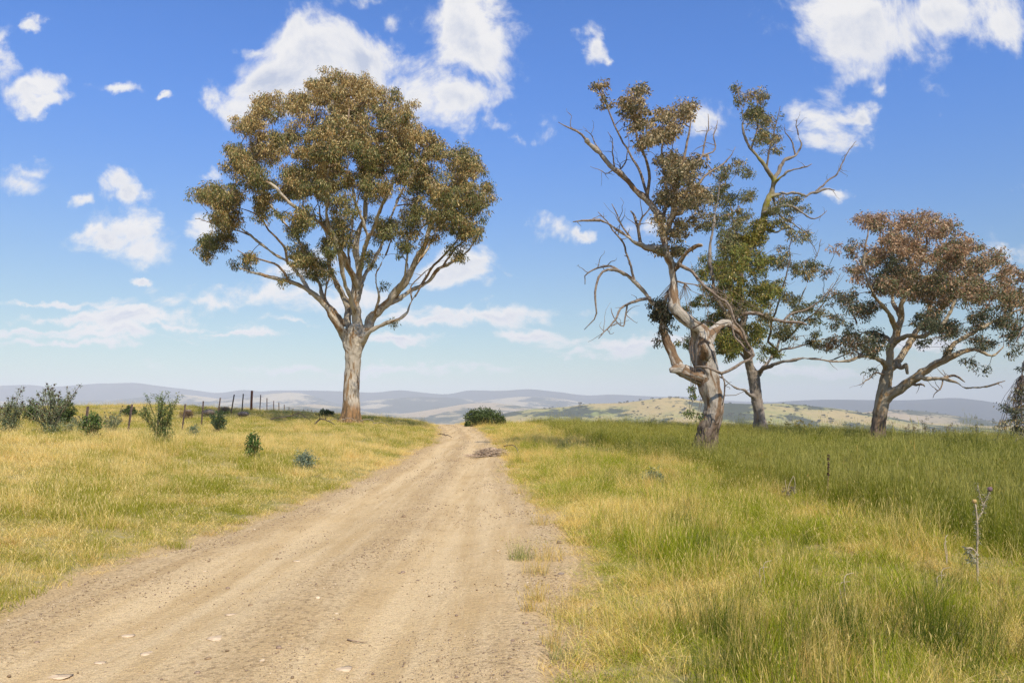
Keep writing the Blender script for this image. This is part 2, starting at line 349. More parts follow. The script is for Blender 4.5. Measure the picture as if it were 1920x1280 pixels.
CP = np.array([  # X, Y, ground height
 (-5,-5,.25),(-12,-5,.45),(-30,-10,.7),(-60,-10,.8),(8,-5,0),(30,-10,-.1),(60,-10,-.3),
 (-5,5,.12),(-7,8,.42),(-12,8,.6),(-5,14,.3),(-8,14,.58),(-4.4,17,.26),(-6.5,20,.55),(-12.8,22,.93),(-9.7,22,.86),(-16,23,.9),(-30,22,.8),(-60,20,.8),
 (-13.6,28,.62),(-17,30,.6),(-15,36,.76),(-15.6,40,.92),(-16.3,44,1.14),(-17,48,1.4),(-17.7,52,1.56),(-18.4,56,1.62),(-19,60,1.6),(-20.4,68,1.35),(-21.7,76,1.1),
 (-25.8,100,.75),(-29,120,.4),(-22.8,55,1.98),(-28,52,1.9),(-26,40,1.2),(-36,50,1.6),(-60,50,1.2),(-30,33,.7),(-45,75,.8),(-60,120,-1),
 (-8.5,42,1.0),(-7,35,.72),(-10,35,.8),(-7.5,28,.62),(-10.4,60,1.2),(-13.3,55,1.42),(-8,55,1.05),(-12,75,.6),(-16,100,-1.2),(-14,48,1.35),
 (3,10,.05),(6,6,.0),(10,12,-.02),(20,20,-.06),(6.3,26,.05),(3,30,.12),(12,30,.03),(18.3,40,-.02),(30,35,-.15),(60,40,-.6),
 (1.7,62,.60),(2,50,.48),(15.5,50,.36),(17.7,60,.20),(9,60,.42),(28.7,58,-.60),(36.5,58,-1.05),(60,60,-1.6),(2,75,.0),(10,78,-.9),(25,80,-1.7),(45,80,-2.8),
 (0,100,-2.2),(20,110,-4),(45,110,-5),(75,110,-6),(0,140,-6),(30,140,-8),(70,140,-9),(-30,140,-1.8),(-60,140,-3),(75,10,-.3)], float)
def _tps(r2): return np.where(r2 > 1e-9, 0.5*r2*np.log(np.maximum(r2, 1e-9)), 0)
_n = len(CP); _d2 = ((CP[:, None, :2]-CP[None, :, :2])**2).sum(-1)
_A = np.zeros((_n+3, _n+3)); _A[:_n, :_n] = _tps(_d2)+np.eye(_n)*2.0
_A[:_n, _n] = 1; _A[:_n, _n+1:] = CP[:, :2]; _A[_n, :_n] = 1; _A[_n+1:, :_n] = CP[:, :2].T
_w = np.linalg.solve(_A, np.r_[CP[:, 2], 0, 0, 0])
def tps(X, Y):
    sh = np.shape(X); x = np.ravel(X); y = np.ravel(Y); out = np.empty(len(x))
    for a in range(0, len(x), 20000):
        xs, ys = x[a:a+20000], y[a:a+20000]
        out[a:a+20000] = _tps((xs[:, None]-CP[:, 0])**2+(ys[:, None]-CP[:, 1])**2) @ _w[:_n] + _w[_n]+_w[_n+1]*xs+_w[_n+2]*ys
    return out.reshape(sh)
def ground(X, Y):
    X = np.asarray(X, float); Y = np.asarray(Y, float)
    Xc = np.clip(X, -75, 75); Yc = np.clip(Y, -12, 140)
    z = tps(Xc, Yc)
    zr = roadZ(Yc); L = roadL(Yc); Rr = roadR(Yc)
    d = np.maximum(L-Xc, Xc-Rr)
    s = 1-np.exp(-np.clip(d, 0, None)/np.where(Xc < L, 1.6, 2.5)); inroad = d < 0
    z = zr+(z-zr)*s
    z = z + np.where(inroad, 0, 1)*(fbm(X, Y, 0, 3, 0.45)-0.5)*0.22*sstep(d, 0, 3) + (fbm(X, Y, 3, 3, 2.2)-0.5)*0.05*sstep(d, 0, .6)
    # beyond the brow the land drops to a wide valley
    far = sstep(Y, 130, 900)
    z = z*(1-sstep(Y, 140, 500)) + (-52)*sstep(Y, 110, 700)
    side = sstep(np.abs(X), 90, 900)
    z = z - side*(20*sstep(Y, -50, 300)) + far*(fbm(X, Y, 1, 4, 0.0016)-0.5)*26
    return z

def axis(lo, hi, fine_lo, fine_hi, step, n_out):
    a = np.arange(fine_lo, fine_hi+step/2, step)
    left = fine_lo-(np.geomspace(1, 1+fine_lo-lo, n_out)[1:]-1)[::-1]; right = fine_hi+(np.geomspace(1, 1+hi-fine_hi, n_out)[1:]-1)
    return np.r_[left, a, right]
gx = axis(-12500, 12500, -26, 34, 0.30, 60); gy = axis(-1500, 13000, -4, 64, 0.30, 85)
GX, GY = np.meshgrid(gx, gy)
GZ = ground(GX, GY)
d = np.maximum(roadL(np.clip(GY, -12, 140))-GX, GX-roadR(np.clip(GY, -12, 140)))
GZ = GZ - 0.05*sstep(-d, 0.05, 0.35)*(GY < 138)*(GY > -20)
def gridfaces(ny, nx):
    i = (np.arange(ny-1)[:, None]*nx+np.arange(nx-1)[None, :]).ravel()
    return np.stack([i, i+1, i+nx+1, i+nx], 1)
me = mk('ground', np.stack([GX, GY, GZ], -1).reshape(-1, 3), gridfaces(*GX.shape), M['pasture_soil'], floats={'dirt': (sstep(.55-d, 0, .5)*(np.abs(GY-60) < 80)).ravel()})
tag(ob('ground', me), kind='structure', label='grassy pasture ground either side of the dirt road')

# the road: a real sheet with wheel ruts, a crown and loose edges
ry = np.r_[np.arange(-3, 26, 0.07), np.arange(26, 75, 0.2), np.arange(75, 121, 1.5)]
ru = np.linspace(-1.06, 1.06, 110)
RU, RY = np.meshgrid(ru, ry); L, Rr = roadL(RY), roadR(RY)
wob = (fbm(RY, RU*0+2, 0, 3, 0.7)-0.5)*0.35
RX = (L+Rr)/2+(Rr-L)/2*RU+wob*np.abs(RU)**3*np.sign(RU)
prof = -0.035*np.exp(-((RU+0.48+wob*.3)/0.17)**2) - 0.03*np.exp(-((RU-0.42+wob*.3)/0.16)**2) + 0.02*np.exp(-(RU/0.2)**2)+0.012*np.exp(-((np.abs(RU)-0.9)/0.12)**2)
RZ = roadZ(RY)+0.012+prof+(fbm(RX, RY*0.5, 7, 4, 1.6)-0.5)*0.05+(fbm(RX, RY, 9, 3, 9)-0.5)*0.018 - 0.05*sstep(np.abs(RU), 1.0, 1.06)
RXf = RX
me = mk('road', np.stack([RX, RY, RZ], -1).reshape(-1, 3), gridfaces(*RX.shape), M['gravel_dirt'], floats={'across': RU.ravel()})
tag(ob('road', me), kind='structure', label='pale gravel dirt road curving over the brow')
def roadsurf(x, y):
    j = np.argmin(np.abs(ry-y)); i = np.argmin(np.abs(RX[j]-x)); return RZ[j, i]

# far hills: each a real range of its own at its own distance
def ridge(name, prof, D, w, matn, zbot=-60, nz=0.06, label='', nx=420, ny=60, seed=0, sharp=1.2):
    prof = np.array(prof, float)
    a = np.linspace(-1300, 3300, nx); crest = np.interp(a, prof[:, 0], prof[:, 1])
    k = np.hanning(7); k /= k.sum(); crest = np.convolve(np.pad(crest, 3, 'edge'), k, 'valid')
    Zc = EYE+(HY-crest)/F*D
    tt = np.linspace(-1, 1, ny)
    A, T = np.meshgrid(a, tt); X = (A-960)/F*D
    wv = (fbm(X/D*5, 0*X+seed, 0, 3, 1.0)-0.5)*w*0.9
    Y = D+T*w+wv*np.clip(T+1, 0, 1)
    shp = (1-np.abs(T)**sharp)
    nn = (fbm(X/w, Y/w, seed, 5, 2.2)-0.5)
    gul = np.abs(fbm(X/w, Y/w*0.5, seed+4, 4, 3.0)-0.5)
    Z = zbot+(Zc[None, :]-zbot)*shp*(1+nn*nz*4*np.abs(T)**0.6) - gul*(Zc[None, :]-zbot)*0.7*np.abs(T)**0.8*shp + (fbm(X/D*60, T*0, seed, 3, 1)-.5)*D*0.0009
    Z = zbot+(Z-zbot)*np.clip((Zc-zbot)/np.maximum(Z.max(0)-zbot, 1), 0.7, 1.35)[None, :]
    me = mk(name, np.stack([X, Y, Z], -1).reshape(-1, 3), gridfaces(*X.shape), M[matn])
    o = tag(ob(name, me), kind='structure', label=label); return a, X, Y, Z
far = [(-1300,735),(-800,722),(-400,728),(0,721),(27,718.5),(65,725),(130,720),(165,717),(200,717),(230,714.5),(260,720),(300,725),(335,729),(378,735),(395,736),(415,733),(445,728),(475,734),(500,731),(620,733),(715,737),(745,731.5),(760,732),(790,736),(845,741),(860,735),(875,731),(940,733),(995,729),(1020,733),(1050,735),(1085,741),(1110,742),(1140,739),(1200,742),(1250,744),(1280,742),(1380,751),(1480,753),(1600,757),(1900,760),(2300,745),(3300,740)]
ridge('far_hills', far, 8000, 1300, 'hill_forest', label='hazy blue range along the horizon', seed=1)
ridge('right_hills', [(-1300,900),(1300,850),(1400,758),(1483,751),(1540,749),(1640,750),(1700,750),(1760,748),(1790,746),(1815,744),(1840,746),(1860,750),(1885,763),(1930,782),(2200,790),(3300,780)], 6200, 1200, 'hill_forest', label='dark blue wooded range behind the right paddock', seed=2)
ridge('middle_hills', [(-1300,760),(-200,752),(150,752),(260,750),(330,744),(360,740),(400,743),(470,752),(520,742),(570,736),(600,742),(650,760),(700,752),(790,744),(860,746),(900,752),(960,744),(1000,742),(1060,748),(1110,757),(1200,775),(1400,790),(3300,800)], 6600, 1500, 'hill_mixed', label='blue grey foothills with pale clearings', seed=3)
ridge('pale_hills', [(-1300,800),(300,795),(380,770),(520,764),(600,757),(640,762),(720,777),(770,774),(830,764),(880,755),(920,754),(960,758),(1010,766),(1100,775),(1400,790),(3300,800)], 4000, 950, 'hill_pale', label='pale bare slopes beyond the end of the road', seed=4)
RH = ridge('tan_hills', [(-1300,880),(700,850),(880,800),(940,775),(1000,766),(1060,763),(1100,757),(1160,756),(1200,750),(1240,746),(1270,750),(1320,756),(1380,758),(1440,757),(1480,758),(1560,766),(1640,778),(1720,790),(1900,800),(3300,790)], 1900, 520, 'hill_tan', label='tan and green hill dotted with dark trees', seed=5, nx=620, ny=90)
RP = ridge('low_hills', [(-1300,900),(1400,850),(1560,790),(1640,771),(1680,767),(1740,769),(1790,774),(1850,786),(1890,796),(2100,800),(3300,790)], 2600, 500, 'hill_pale', label='low pale hill behind the brown crowned tree', seed=6)

# air
bv = np.array([(x, y, z) for x in (-12800, 12800) for y in (-1800, 13300) for z in (-90, 420)], float)
bf = np.array([(0,1,3,2),(4,6,7,5),(0,4,5,1),(2,3,7,6),(0,2,6,4),(1,5,7,3)])
hm = bpy.data.materials.new('air'); hm.use_nodes = True; t = NT(hm.node_tree); t.n.clear()
pv = t.node('ShaderNodeVolumePrincipled'); pv.inputs['Density'].default_value = 1.45e-4; pv.inputs['Color'].default_value = (0.97, 0.97, 0.97, 1)
pv.inputs['Anisotropy'].default_value = -0.3
o = t.node('ShaderNodeOutputMaterial'); t.l.new(pv.outputs[0], o.inputs['Volume'])
tag(ob('haze', mk('haze', bv, bf, hm, smooth=False)), kind='stuff')

# ------------------------------------------------------------------ tubes
def frames(P):
    T = np.gradient(P, axis=0); T /= np.linalg.norm(T, axis=1)[:, None]+1e-9
    n = np.cross(T[0], [0.31, 0.77, 0.2]); n /= np.linalg.norm(n); N = [n]
    for i in range(1, len(P)):
        n = n-T[i]*np.dot(n, T[i]); n /= np.linalg.norm(n)+1e-9; N.append(n)
    N = np.array(N); return T, N, np.cross(T, N)
def tube(P, r, k=8, cap=True, off=0, jit=0.0):
    P = np.asarray(P, float); r = np.asarray(r, float)
    T, N, B = frames(P); a = np.arange(k)/k*2*np.pi
    rr = r[:, None]*(1+jit*(rng.random((len(P), k))-0.5))
    V = P[:, None, :]+rr[..., None]*(np.cos(a)[None, :, None]*N[:, None, :]+np.sin(a)[None, :, None]*B[:, None, :])
    V = V.reshape(-1, 3); n = len(P)
    i = np.arange(n-1)[:, None]*k; j = np.arange(k)[None, :]; j2 = (j+1) % k
    Q = np.stack([i+j, i+j2, i+k+j2, i+k+j], -1).reshape(-1, 4)+off
    if cap:
        V = np.r_[V, P[:1], P[-1:]]; c0, c1 = n*k, n*k+1
        a_ = np.arange(k); b_ = (a_+1) % k
        T1 = np.stack([b_, a_, np.full(k, c0)], 1); T2 = np.stack([(n-1)*k+a_, (n-1)*k+b_, np.full(k, c1)], 1)
        return V, Q, np.r_[T1, T2]+off
    return V, Q, np.zeros((0, 3), int)
def resample(P, r, step):
    P = np.asarray(P, float); r = np.asarray(r, float)
    d = np.r_[0, np.cumsum(np.linalg.norm(np.diff(P, axis=0), axis=1))]
    n = max(3, int(d[-1]/step)+1); s = np.linspace(0, d[-1], n)
    if len(P) >= 3:
        return np.stack([pch(d, P[:, c], s) for c in range(3)], 1), np.interp(s, d, r)
    return np.stack([np.interp(s, d, P[:, c]) for c in range(3)], 1), np.interp(s, d, r)
class Acc:
    def __init__(s): s.V = []; s.Q = []; s.T = []; s.C = []; s.n = 0
    def tube(s, P, r, k=5, col=None, cap=True, jit=0.0):
        V, Q, T = tube(P, r, k, cap, s.n, jit); s.V.append(V); s.Q.append(Q); s.T.append(T)
        if col is not None: s.C.append(np.tile(col, (len(V), 1)))
        s.n += len(V)
    def raw(s, V, Q=None, T=None, col=None):
        s.V.append(V)
        if Q is not None: s.Q.append(np.asarray(Q)+s.n)
        if T is not None: s.T.append(np.asarray(T)+s.n)
        if col is not None: s.C.append(col if np.ndim(col) == 2 else np.tile(col, (len(V), 1)))
        s.n += len(V)
    def mesh(s, name, mat, smooth=True):
        V = np.concatenate(s.V); fl = []
        Q = [q for q in s.Q if len(q)]; T = [q for q in s.T if len(q)]
        if Q: fl.append(np.concatenate(Q))
        if T: fl.append(np.concatenate(T))
        return mk(name, V, fl, mat, smooth, cols={'col': np.concatenate(s.C)} if s.C else None)

# ------------------------------------------------------------------ leaves
def leaves(acc, centres, radii, n_each, pal, size=(0.10, 0.17), wid=0.24, droop=0.75, flat=0.8, rg=rng, brown=None, shell=0.5, bpal=None):
    """loose sprays of lance-shaped leaves round each centre; pal: list of (weight, colour)"""
    centres = np.asarray(centres); n = len(centres)*n_each
    if n == 0: return
    C = np.repeat(centres, n_each, 0); r = np.repeat(radii, n_each)
    d = rg.normal(size=(n, 3)); d /= np.linalg.norm(d, axis=1)[:, None]
    rad = rg.random(n)**shell
    P = C+d*rad[:, None]*r[:, None]*np.array([1, 1, flat])
    dirv = rg.normal(size=(n, 3)); dirv /= np.linalg.norm(dirv, axis=1)[:, None]
    dirv = dirv*(1-droop)+np.array([0, 0, -1])*droop+d*0.25; dirv /= np.linalg.norm(dirv, axis=1)[:, None]
    sidev = np.cross(dirv, rg.normal(size=(n, 3))); sidev /= np.linalg.norm(sidev, axis=1)[:, None]+1e-9
    nrm = np.cross(sidev, dirv)
    L = rg.uniform(size[0], size[1], n)[:, None]; Wd = L*wid*rg.uniform(0.8, 1.2, n)[:, None]
    v0 = P; v1 = P+dirv*L*0.45+sidev*Wd*0.5+nrm*L*0.05; v2 = P+dirv*L+nrm*L*-0.12; v3 = P+dirv*L*0.45-sidev*Wd*0.5+nrm*L*0.05
    V = np.stack([v0, v1, v2, v3], 1).reshape(-1, 3); Q = np.arange(n*4).reshape(-1, 4)
    w = np.array([p[0] for p in pal], float); w /= w.sum(); cols = np.array([p[1] for p in pal])
    if brown is not None:       # per centre share of the last colour group (new bronze growth)
        bw = np.repeat(brown, n_each); gi = rg.choice(len(pal), n, p=w)
        bcol = np.array(bpal or [(0.42, 0.27, 0.085), (0.52, 0.37, 0.13), (0.33, 0.19, 0.07), (0.66, 0.52, 0.25)])
        pick = rg.random(n) < bw; c = cols[gi]; c[pick] = bcol[rg.integers(0, len(bcol), pick.sum())]
    else: c = cols[rg.choice(len(pal), n, p=w)]
    c = c*rg.uniform(0.75, 1.25, n)[:, None]
    acc.raw(V, Q=Q, col=np.repeat(c, 4, 0))

# ------------------------------------------------------------------ trees
def build_tree(cfg):
    rk = cfg.get('rk', 1.0)
    for q_, lb_ in enumerate(cfg['limbs']):
        if q_ > 0: lb_['r'] = [lb_['r'][0]*(1+rk)/2]+[x*rk for x in lb_['r'][1:]]
    D = cfg['D']; k = D/F; rg = np.random.default_rng(cfg['seed'])
    base = at(*cfg['base'], D); base[2] = float(ground(base[0], base[1]))-0.05
    root = empty(cfg['name'], base, cfg['label'], 'tree', cfg.get('group'))
    nodes = []; parent = []; rmin = []; traced = []
    allP = []; allR = []
    thick = Acc(); thin = []
    bases = []
    for li, lb in enumerate(cfg['limbs']):
        pts = lb['p']; P = np.array([at(q[0], q[1], D, q[2] if len(q) > 2 else 0) for q in pts]); r = np.interp(np.linspace(0, 1, len(pts)), np.linspace(0, 1, len(lb['r'])), lb['r'])*k
        if li == 0: P[0, 2] = base[2]-0.15
        P, r = resample(P, r, 0.22 if not lb.get('dead') else 0.14)
        if li > 0:
            wv = np.stack([fbm(np.arange(len(P))*0.33, li*3.1+c*7, cfg['seed'], 3)-0.5 for c in range(3)], 1)
            P = P+wv*(lb.get('wob', 1.3)*r[:, None]*1.2+0.11*(D/40)*(r[:, None] < .15)+0.05)*sstep(np.arange(len(P)), 0, 5)[:, None]
        s0 = len(nodes)
        # attach
        if nodes:
            dd = np.linalg.norm(np.array(nodes)-P[0], axis=1); par = int(np.argmin(dd))
            if lb.get('snap', True) and dd[par] > 0.02: 
                P = np.r_[np.array(nodes)[par][None], P] if dd[par] < 4 else P; r = np.r_[r[:1], r] if len(P) > len(r) else r
        else: par = -1
        for i in range(len(P)):
            parent.append(par if i == 0 else len(nodes)-1); nodes.append(P[i]); rmin.append(r[i]); traced.append(1 if not lb.get('dead') else 2)
        if r[0] > 0.085 and not lb.get('thin'):
            m = r > 0.04; e = max(3, int(m.sum()))
            thick.tube(P[:e], np.maximum(r[:e], 0.04), 12)
            if e < len(P)-1: thin.append((P[e-2:], r[e-2:], lb))
        else: thin.append((P, r, lb))
        allP.append(P); allR.append(r)
    # fuse the heavy wood into one skin
    me = thick.mesh('trunk_raw', None)
    tmp = bpy.data.objects.new('tmp', me); COL.objects.link(tmp)
    md = tmp.modifiers.new('r', 'REMESH'); md.mode = 'VOXEL'; md.voxel_size = cfg.get('voxel', 0.045); md.use_smooth_shade = True
    ms = tmp.modifiers.new('s', 'SMOOTH'); ms.iterations = 4; ms.factor = 0.5
    dg = bpy.context.evaluated_depsgraph_get(); tm = bpy.data.meshes.new_from_object(tmp.evaluated_get(dg))
    COL.objects.unlink(tmp); bpy.data.objects.remove(tmp)
    V = np.empty(len(tm.vertices)*3, np.float32); tm.vertices.foreach_get('co', V); V = V.reshape(-1, 3).astype(float)
    Nn = np.empty(len(tm.vertices)*3, np.float32); tm.vertex_normals.foreach_get('vector', Nn); Nn = Nn.reshape(-1, 3)
    SP, SN, SB, ST, SS = [], [], [], [], []
    for li, (P, r) in enumerate(zip(allP, allR)):
        if cfg['limbs'][li].get('thin') or r[0] < 0.085: continue
        T, N, B = frames(P); s = np.r_[0, np.cumsum(np.linalg.norm(np.diff(P, axis=0), axis=1))]
        tw = cfg.get('twist', 0.0)*np.exp(-s/4.0)*s if li == 0 else 0*s
        N2 = N*np.cos(tw)[:, None]+B*np.sin(tw)[:, None]; B2 = -N*np.sin(tw)[:, None]+B*np.cos(tw)[:, None]
        SP.append(P); SN.append(N2); SB.append(B2); ST.append(T); SS.append(s+li*6.3)
    SP, SN, SB, ST, SS = map(np.concatenate, (SP, SN, SB, ST, SS))
    bk = np.empty_like(V)
    for a in range(0, len(V), 8000):
        vs_ = V[a:a+8000]; j = np.argmin(((vs_[:, None]-SP[None])**2).sum(-1), 1); dv = vs_-SP[j]
        bk[a:a+8000] = np.stack([(dv*SN[j]).sum(1), (dv*SB[j]).sum(1), (SS[j]+(dv*ST[j]).sum(1))*0.22], 1)
    hg = V[:, 2]-base[2]
    lump = (fbm(V[:, 0], V[:, 1], V[:, 2], 3, 1.7)-0.5)*cfg.get('lump', 0.10)+(fbm(V[:, 0], V[:, 1], V[:, 2]*.8, 2, 5.5)-0.5)*cfg.get('lump', 0.10)*.5
    dsp = lump+(fbm(bk[:, 0], bk[:, 1], bk[:, 2], 4, 5.0)-0.5)*cfg.get('disp', 0.06)
    low_ = sstep(hg, cfg.get('rough_h', 1.5), 0)
    rg1 = np.abs(fbm(bk[:, 0]*1.6, bk[:, 1]*1.6, bk[:, 2]*0.8, 3, 6.0)-0.5)
    dsp += -low_*rg1*cfg.get('ridge', 0.12) + (0.16+0.10*np.sin(np.arctan2(V[:, 1]-base[1], V[:, 0]-base[0])*5+cfg['seed']))*np.exp(-np.maximum(hg-.1, 0)/0.38)*cfg.get('flare', 1.0)
    V = V+Nn*dsp[:, None]
    tm.vertices.foreach_set('co', (V-base).astype(np.float32).ravel())
    moss = np.zeros(len(V))
    for (mx, my, mr) in cfg.get('moss', []):
        c = at(mx, my, D); moss = np.maximum(moss, np.exp(-(((V[:, 0]-c[0])/(mr*k))**2+((V[:, 2]-c[2])/(mr*k))**2)))
    tm.update(); addattrs(tm, vecs={'bk': bk}, floats={'hgt': hg, 'moss': moss}); tm.materials.clear(); tm.materials.append(M[cfg['bark']])
    tm.polygons.foreach_set('use_smooth', np.ones(len(tm.polygons), bool))
    tm.name = 'trunk'; ob('trunk', tm, root)
    bc = np.array(cfg.get('limbcol', (0.36, 0.29, 0.22)))
    for (P, r, lb) in thin:
        ac = Acc(); ac.tube(P-base, np.maximum(r, 0.006), 7, bc*lb.get('shade', 1.0), jit=0.25)
        if lb.get('dead') or lb.get('twiggy'):       # short dead side twigs
            for q in range(int(len(P)*0.38)):
                i = rg.integers(len(P)//4, len(P)-1); dv = rg.normal(size=3)*[1, .8, 1]; dv[2] += 0.5; dv /= np.linalg.norm(dv)
                L_ = rg.uniform(0.15, 0.9)*min(1, D/30); n_ = 6; tt = np.linspace(0, 1, n_)[:, None]
                w_ = np.cumsum(rg.normal(size=(n_, 3))*0.05*L_, 0)*tt
                ac.tube(P[i]-base+dv*L_*tt+w_*2, np.linspace(min(r[i]*0.6, 0.02), 0.004, n_), 4, bc)
        ob('dead_branch' if lb.get('dead') else 'branch', ac.mesh('branch', M['twig_bark']), root)
    # leaf sprays
    cl = cfg['clumps']; cen = []; rad = []; ci = []; brn = []
    ex, ey, erx, ery = cfg['ell']; dm = cfg['depth']
    for ic, c in enumerate(cl):
        px, py, rr = c[:3]; dens = c[3] if len(c) > 3 else 1.0; pidx = c[4] if len(c) > 4 else 0
        q = 1-((px-ex)/erx)**2-((py-ey)/ery)**2
        dep = dm*math.sqrt(max(q, 0.04)); ncopy = 1+int(dep/ (dm*0.45))
        if len(c) > 5: depths = [c[5]]
        else: depths = [(-dep+2*dep*(g+rg.uniform(0.2, 0.8))/ncopy) for g in range(ncopy)]
        for dy in depths:
            rs0 = cfg.get('sub', 17); nsub = max(1, int(round(cfg.get('nf', 1.0)*(rr/rs0)**2*min(dens, 1.6))))
            for q_ in range(nsub):
                a_ = rg.random()*6.283; ro = max(rr-rs0*0.7, 0)*math.sqrt(rg.random()); rs = min(rr, rs0*rg.uniform(0.5, 1.45))
                dd_ = dy if len(c) > 5 else dy+rg.normal()*dep*0.22
                cc = at(px+ro*math.cos(a_), py+ro*math.sin(a_)*0.95, D, dd_)
                n_ = max(2, int(cfg['dens']*max(1, dens)*(rs*k/0.42)**2*1.25))
                u = rg.normal(size=(n_, 3)); u /= np.linalg.norm(u, axis=1)[:, None]; u[:, 2] = np.abs(u[:, 2])*np.where(rg.random(n_) < 0.6, 1, -1)
                ax_ = rg.random()*3.14; el = rg.uniform(0.8, 1.3); u2 = u.copy(); u2[:, 0] = (u[:, 0]*math.cos(ax_)-u[:, 1]*math.sin(ax_))*el
                ps = cc+u2*(rg.random(n_)**0.5)[:, None]*rs*k*np.array([1.0, 1.0, 0.92])
                cen.append(ps); rad.append(rg.uniform(0.6, 1.3, n_)*cfg['spray']); ci.append(np.full(n_, pidx))
                hi = (ey-(py+ro*math.sin(a_)))/ery
                brn.append(np.clip(cfg['brown'][0]+cfg['brown'][1]*hi+rg.normal()*0.26+rg.normal(size=n_)*0.08+cfg['brown'][2]*(1-max(q, 0)), 0, 0.95))
    gone = None
    cen = np.concatenate(cen); print('sprays', len(cen)); rad = np.concatenate(rad); ci = np.concatenate(ci); brn = np.concatenate(brn)
    # connect every spray to the nearest wood, outwards
    cap = len(nodes)+len(cen)*12+10
    NP = np.zeros((cap, 3)); NP[:len(nodes)] = nodes; nn = len(nodes); PAR = np.full(cap, -1); PAR[:nn] = parent
    DEAD = np.zeros(cap, bool); DEAD[:nn] = np.array(traced) == 2
    nt = nn
    d0 = np.min(np.linalg.norm(cen[:, None]-NP[None, :nn:3], axis=2), 1); order = np.argsort(d0)
    crown_base = at(*cfg['hub'], D)
    nd0 = np.zeros(cap); nd0[:nn] = np.linalg.norm(NP[:nn]-crown_base, axis=1)
    paths = []
    for ii in order:
        c = cen[ii]; dd = np.linalg.norm(NP[:nn]-c, axis=1)
        cost = dd+0.9*np.maximum(0, nd0[:nn]-np.linalg.norm(c-crown_base))+np.where(DEAD[:nn], 3.0, 0)+np.maximum(0, NP[:nn, 2]-c[2])*0.5 + np.where(NP[:nn, 2] < crown_base[2]-0.6, 50, 0)
        j = int(np.argmin(cost)); a = NP[j]; L_ = dd[j]
        if L_ < 0.12: continue
        n_ = int(np.clip(L_/0.28, 2, 10)); tt = np.linspace(0, 1, n_+1)[1:, None]
        out = (a-crown_base); out /= np.linalg.norm(out)+1e-6
        bend = (out*0.5+np.array([0, 0, 0.30]))*L_*0.45
        pts = a+(c-a)*tt+bend*(tt*(1-tt))+rg.normal(size=(n_, 3))*0.05*min(L_, 1.5)*(1-tt)
        ids = np.arange(nn, nn+n_); NP[ids] = pts; PAR[ids] = np.r_[j, ids[:-1]]; nd0[ids] = np.linalg.norm(pts-crown_base, axis=1)
        nn += n_; paths.append(np.r_[j, ids])
    ra = np.zeros(nn); child = np.zeros(nn)
    tipr = cfg.get('tip', 0.0075)
    has = np.zeros(nn, bool); has[PAR[1:nn]] = True
    acc_ = np.where(~has[:nn], tipr**2.35, 0.0)
    for i in range(nn-1, 0, -1):
        if PAR[i] >= 0: acc_[PAR[i]] += acc_[i]
    ra = np.maximum(acc_, 1e-9)**(1/2.35); ra = np.minimum(ra, 0.12)
    tw = Acc(); tcol = np.array(cfg.get('twigcol', (0.27, 0.20, 0.14)))
    for p in paths:
        r_ = ra[p].copy(); r_[0] = min(r_[0], r_[1]*1.3); big = r_[1] > 0.022
        shade = tcol*(1+0.6*min(1, r_[1]/0.04))
        tw.tube(NP[p]-base, r_, 6 if big else 3, np.minimum(shade, 0.6), cap=False)
    tag(ob('twigs', tw.mesh('twigs', M['twig_bark']), root), kind='stuff')
    lf = Acc()
    for pi, pal in enumerate(cfg['pals']):
        m = ci == pi
        if m.any(): leaves(lf, cen[m]-base, rad[m], cfg['nleaf'], pal, cfg['leaf'], cfg.get('wid', 0.25), cfg.get('droop', 0.7), 0.75, rg, brn[m]*cfg.get('bm', [1]*9)[pi], bpal=cfg.get('bpal'))
    tag(ob('crown', lf.mesh('crown', M['leaf'], smooth=False), root), kind='stuff')
    return root

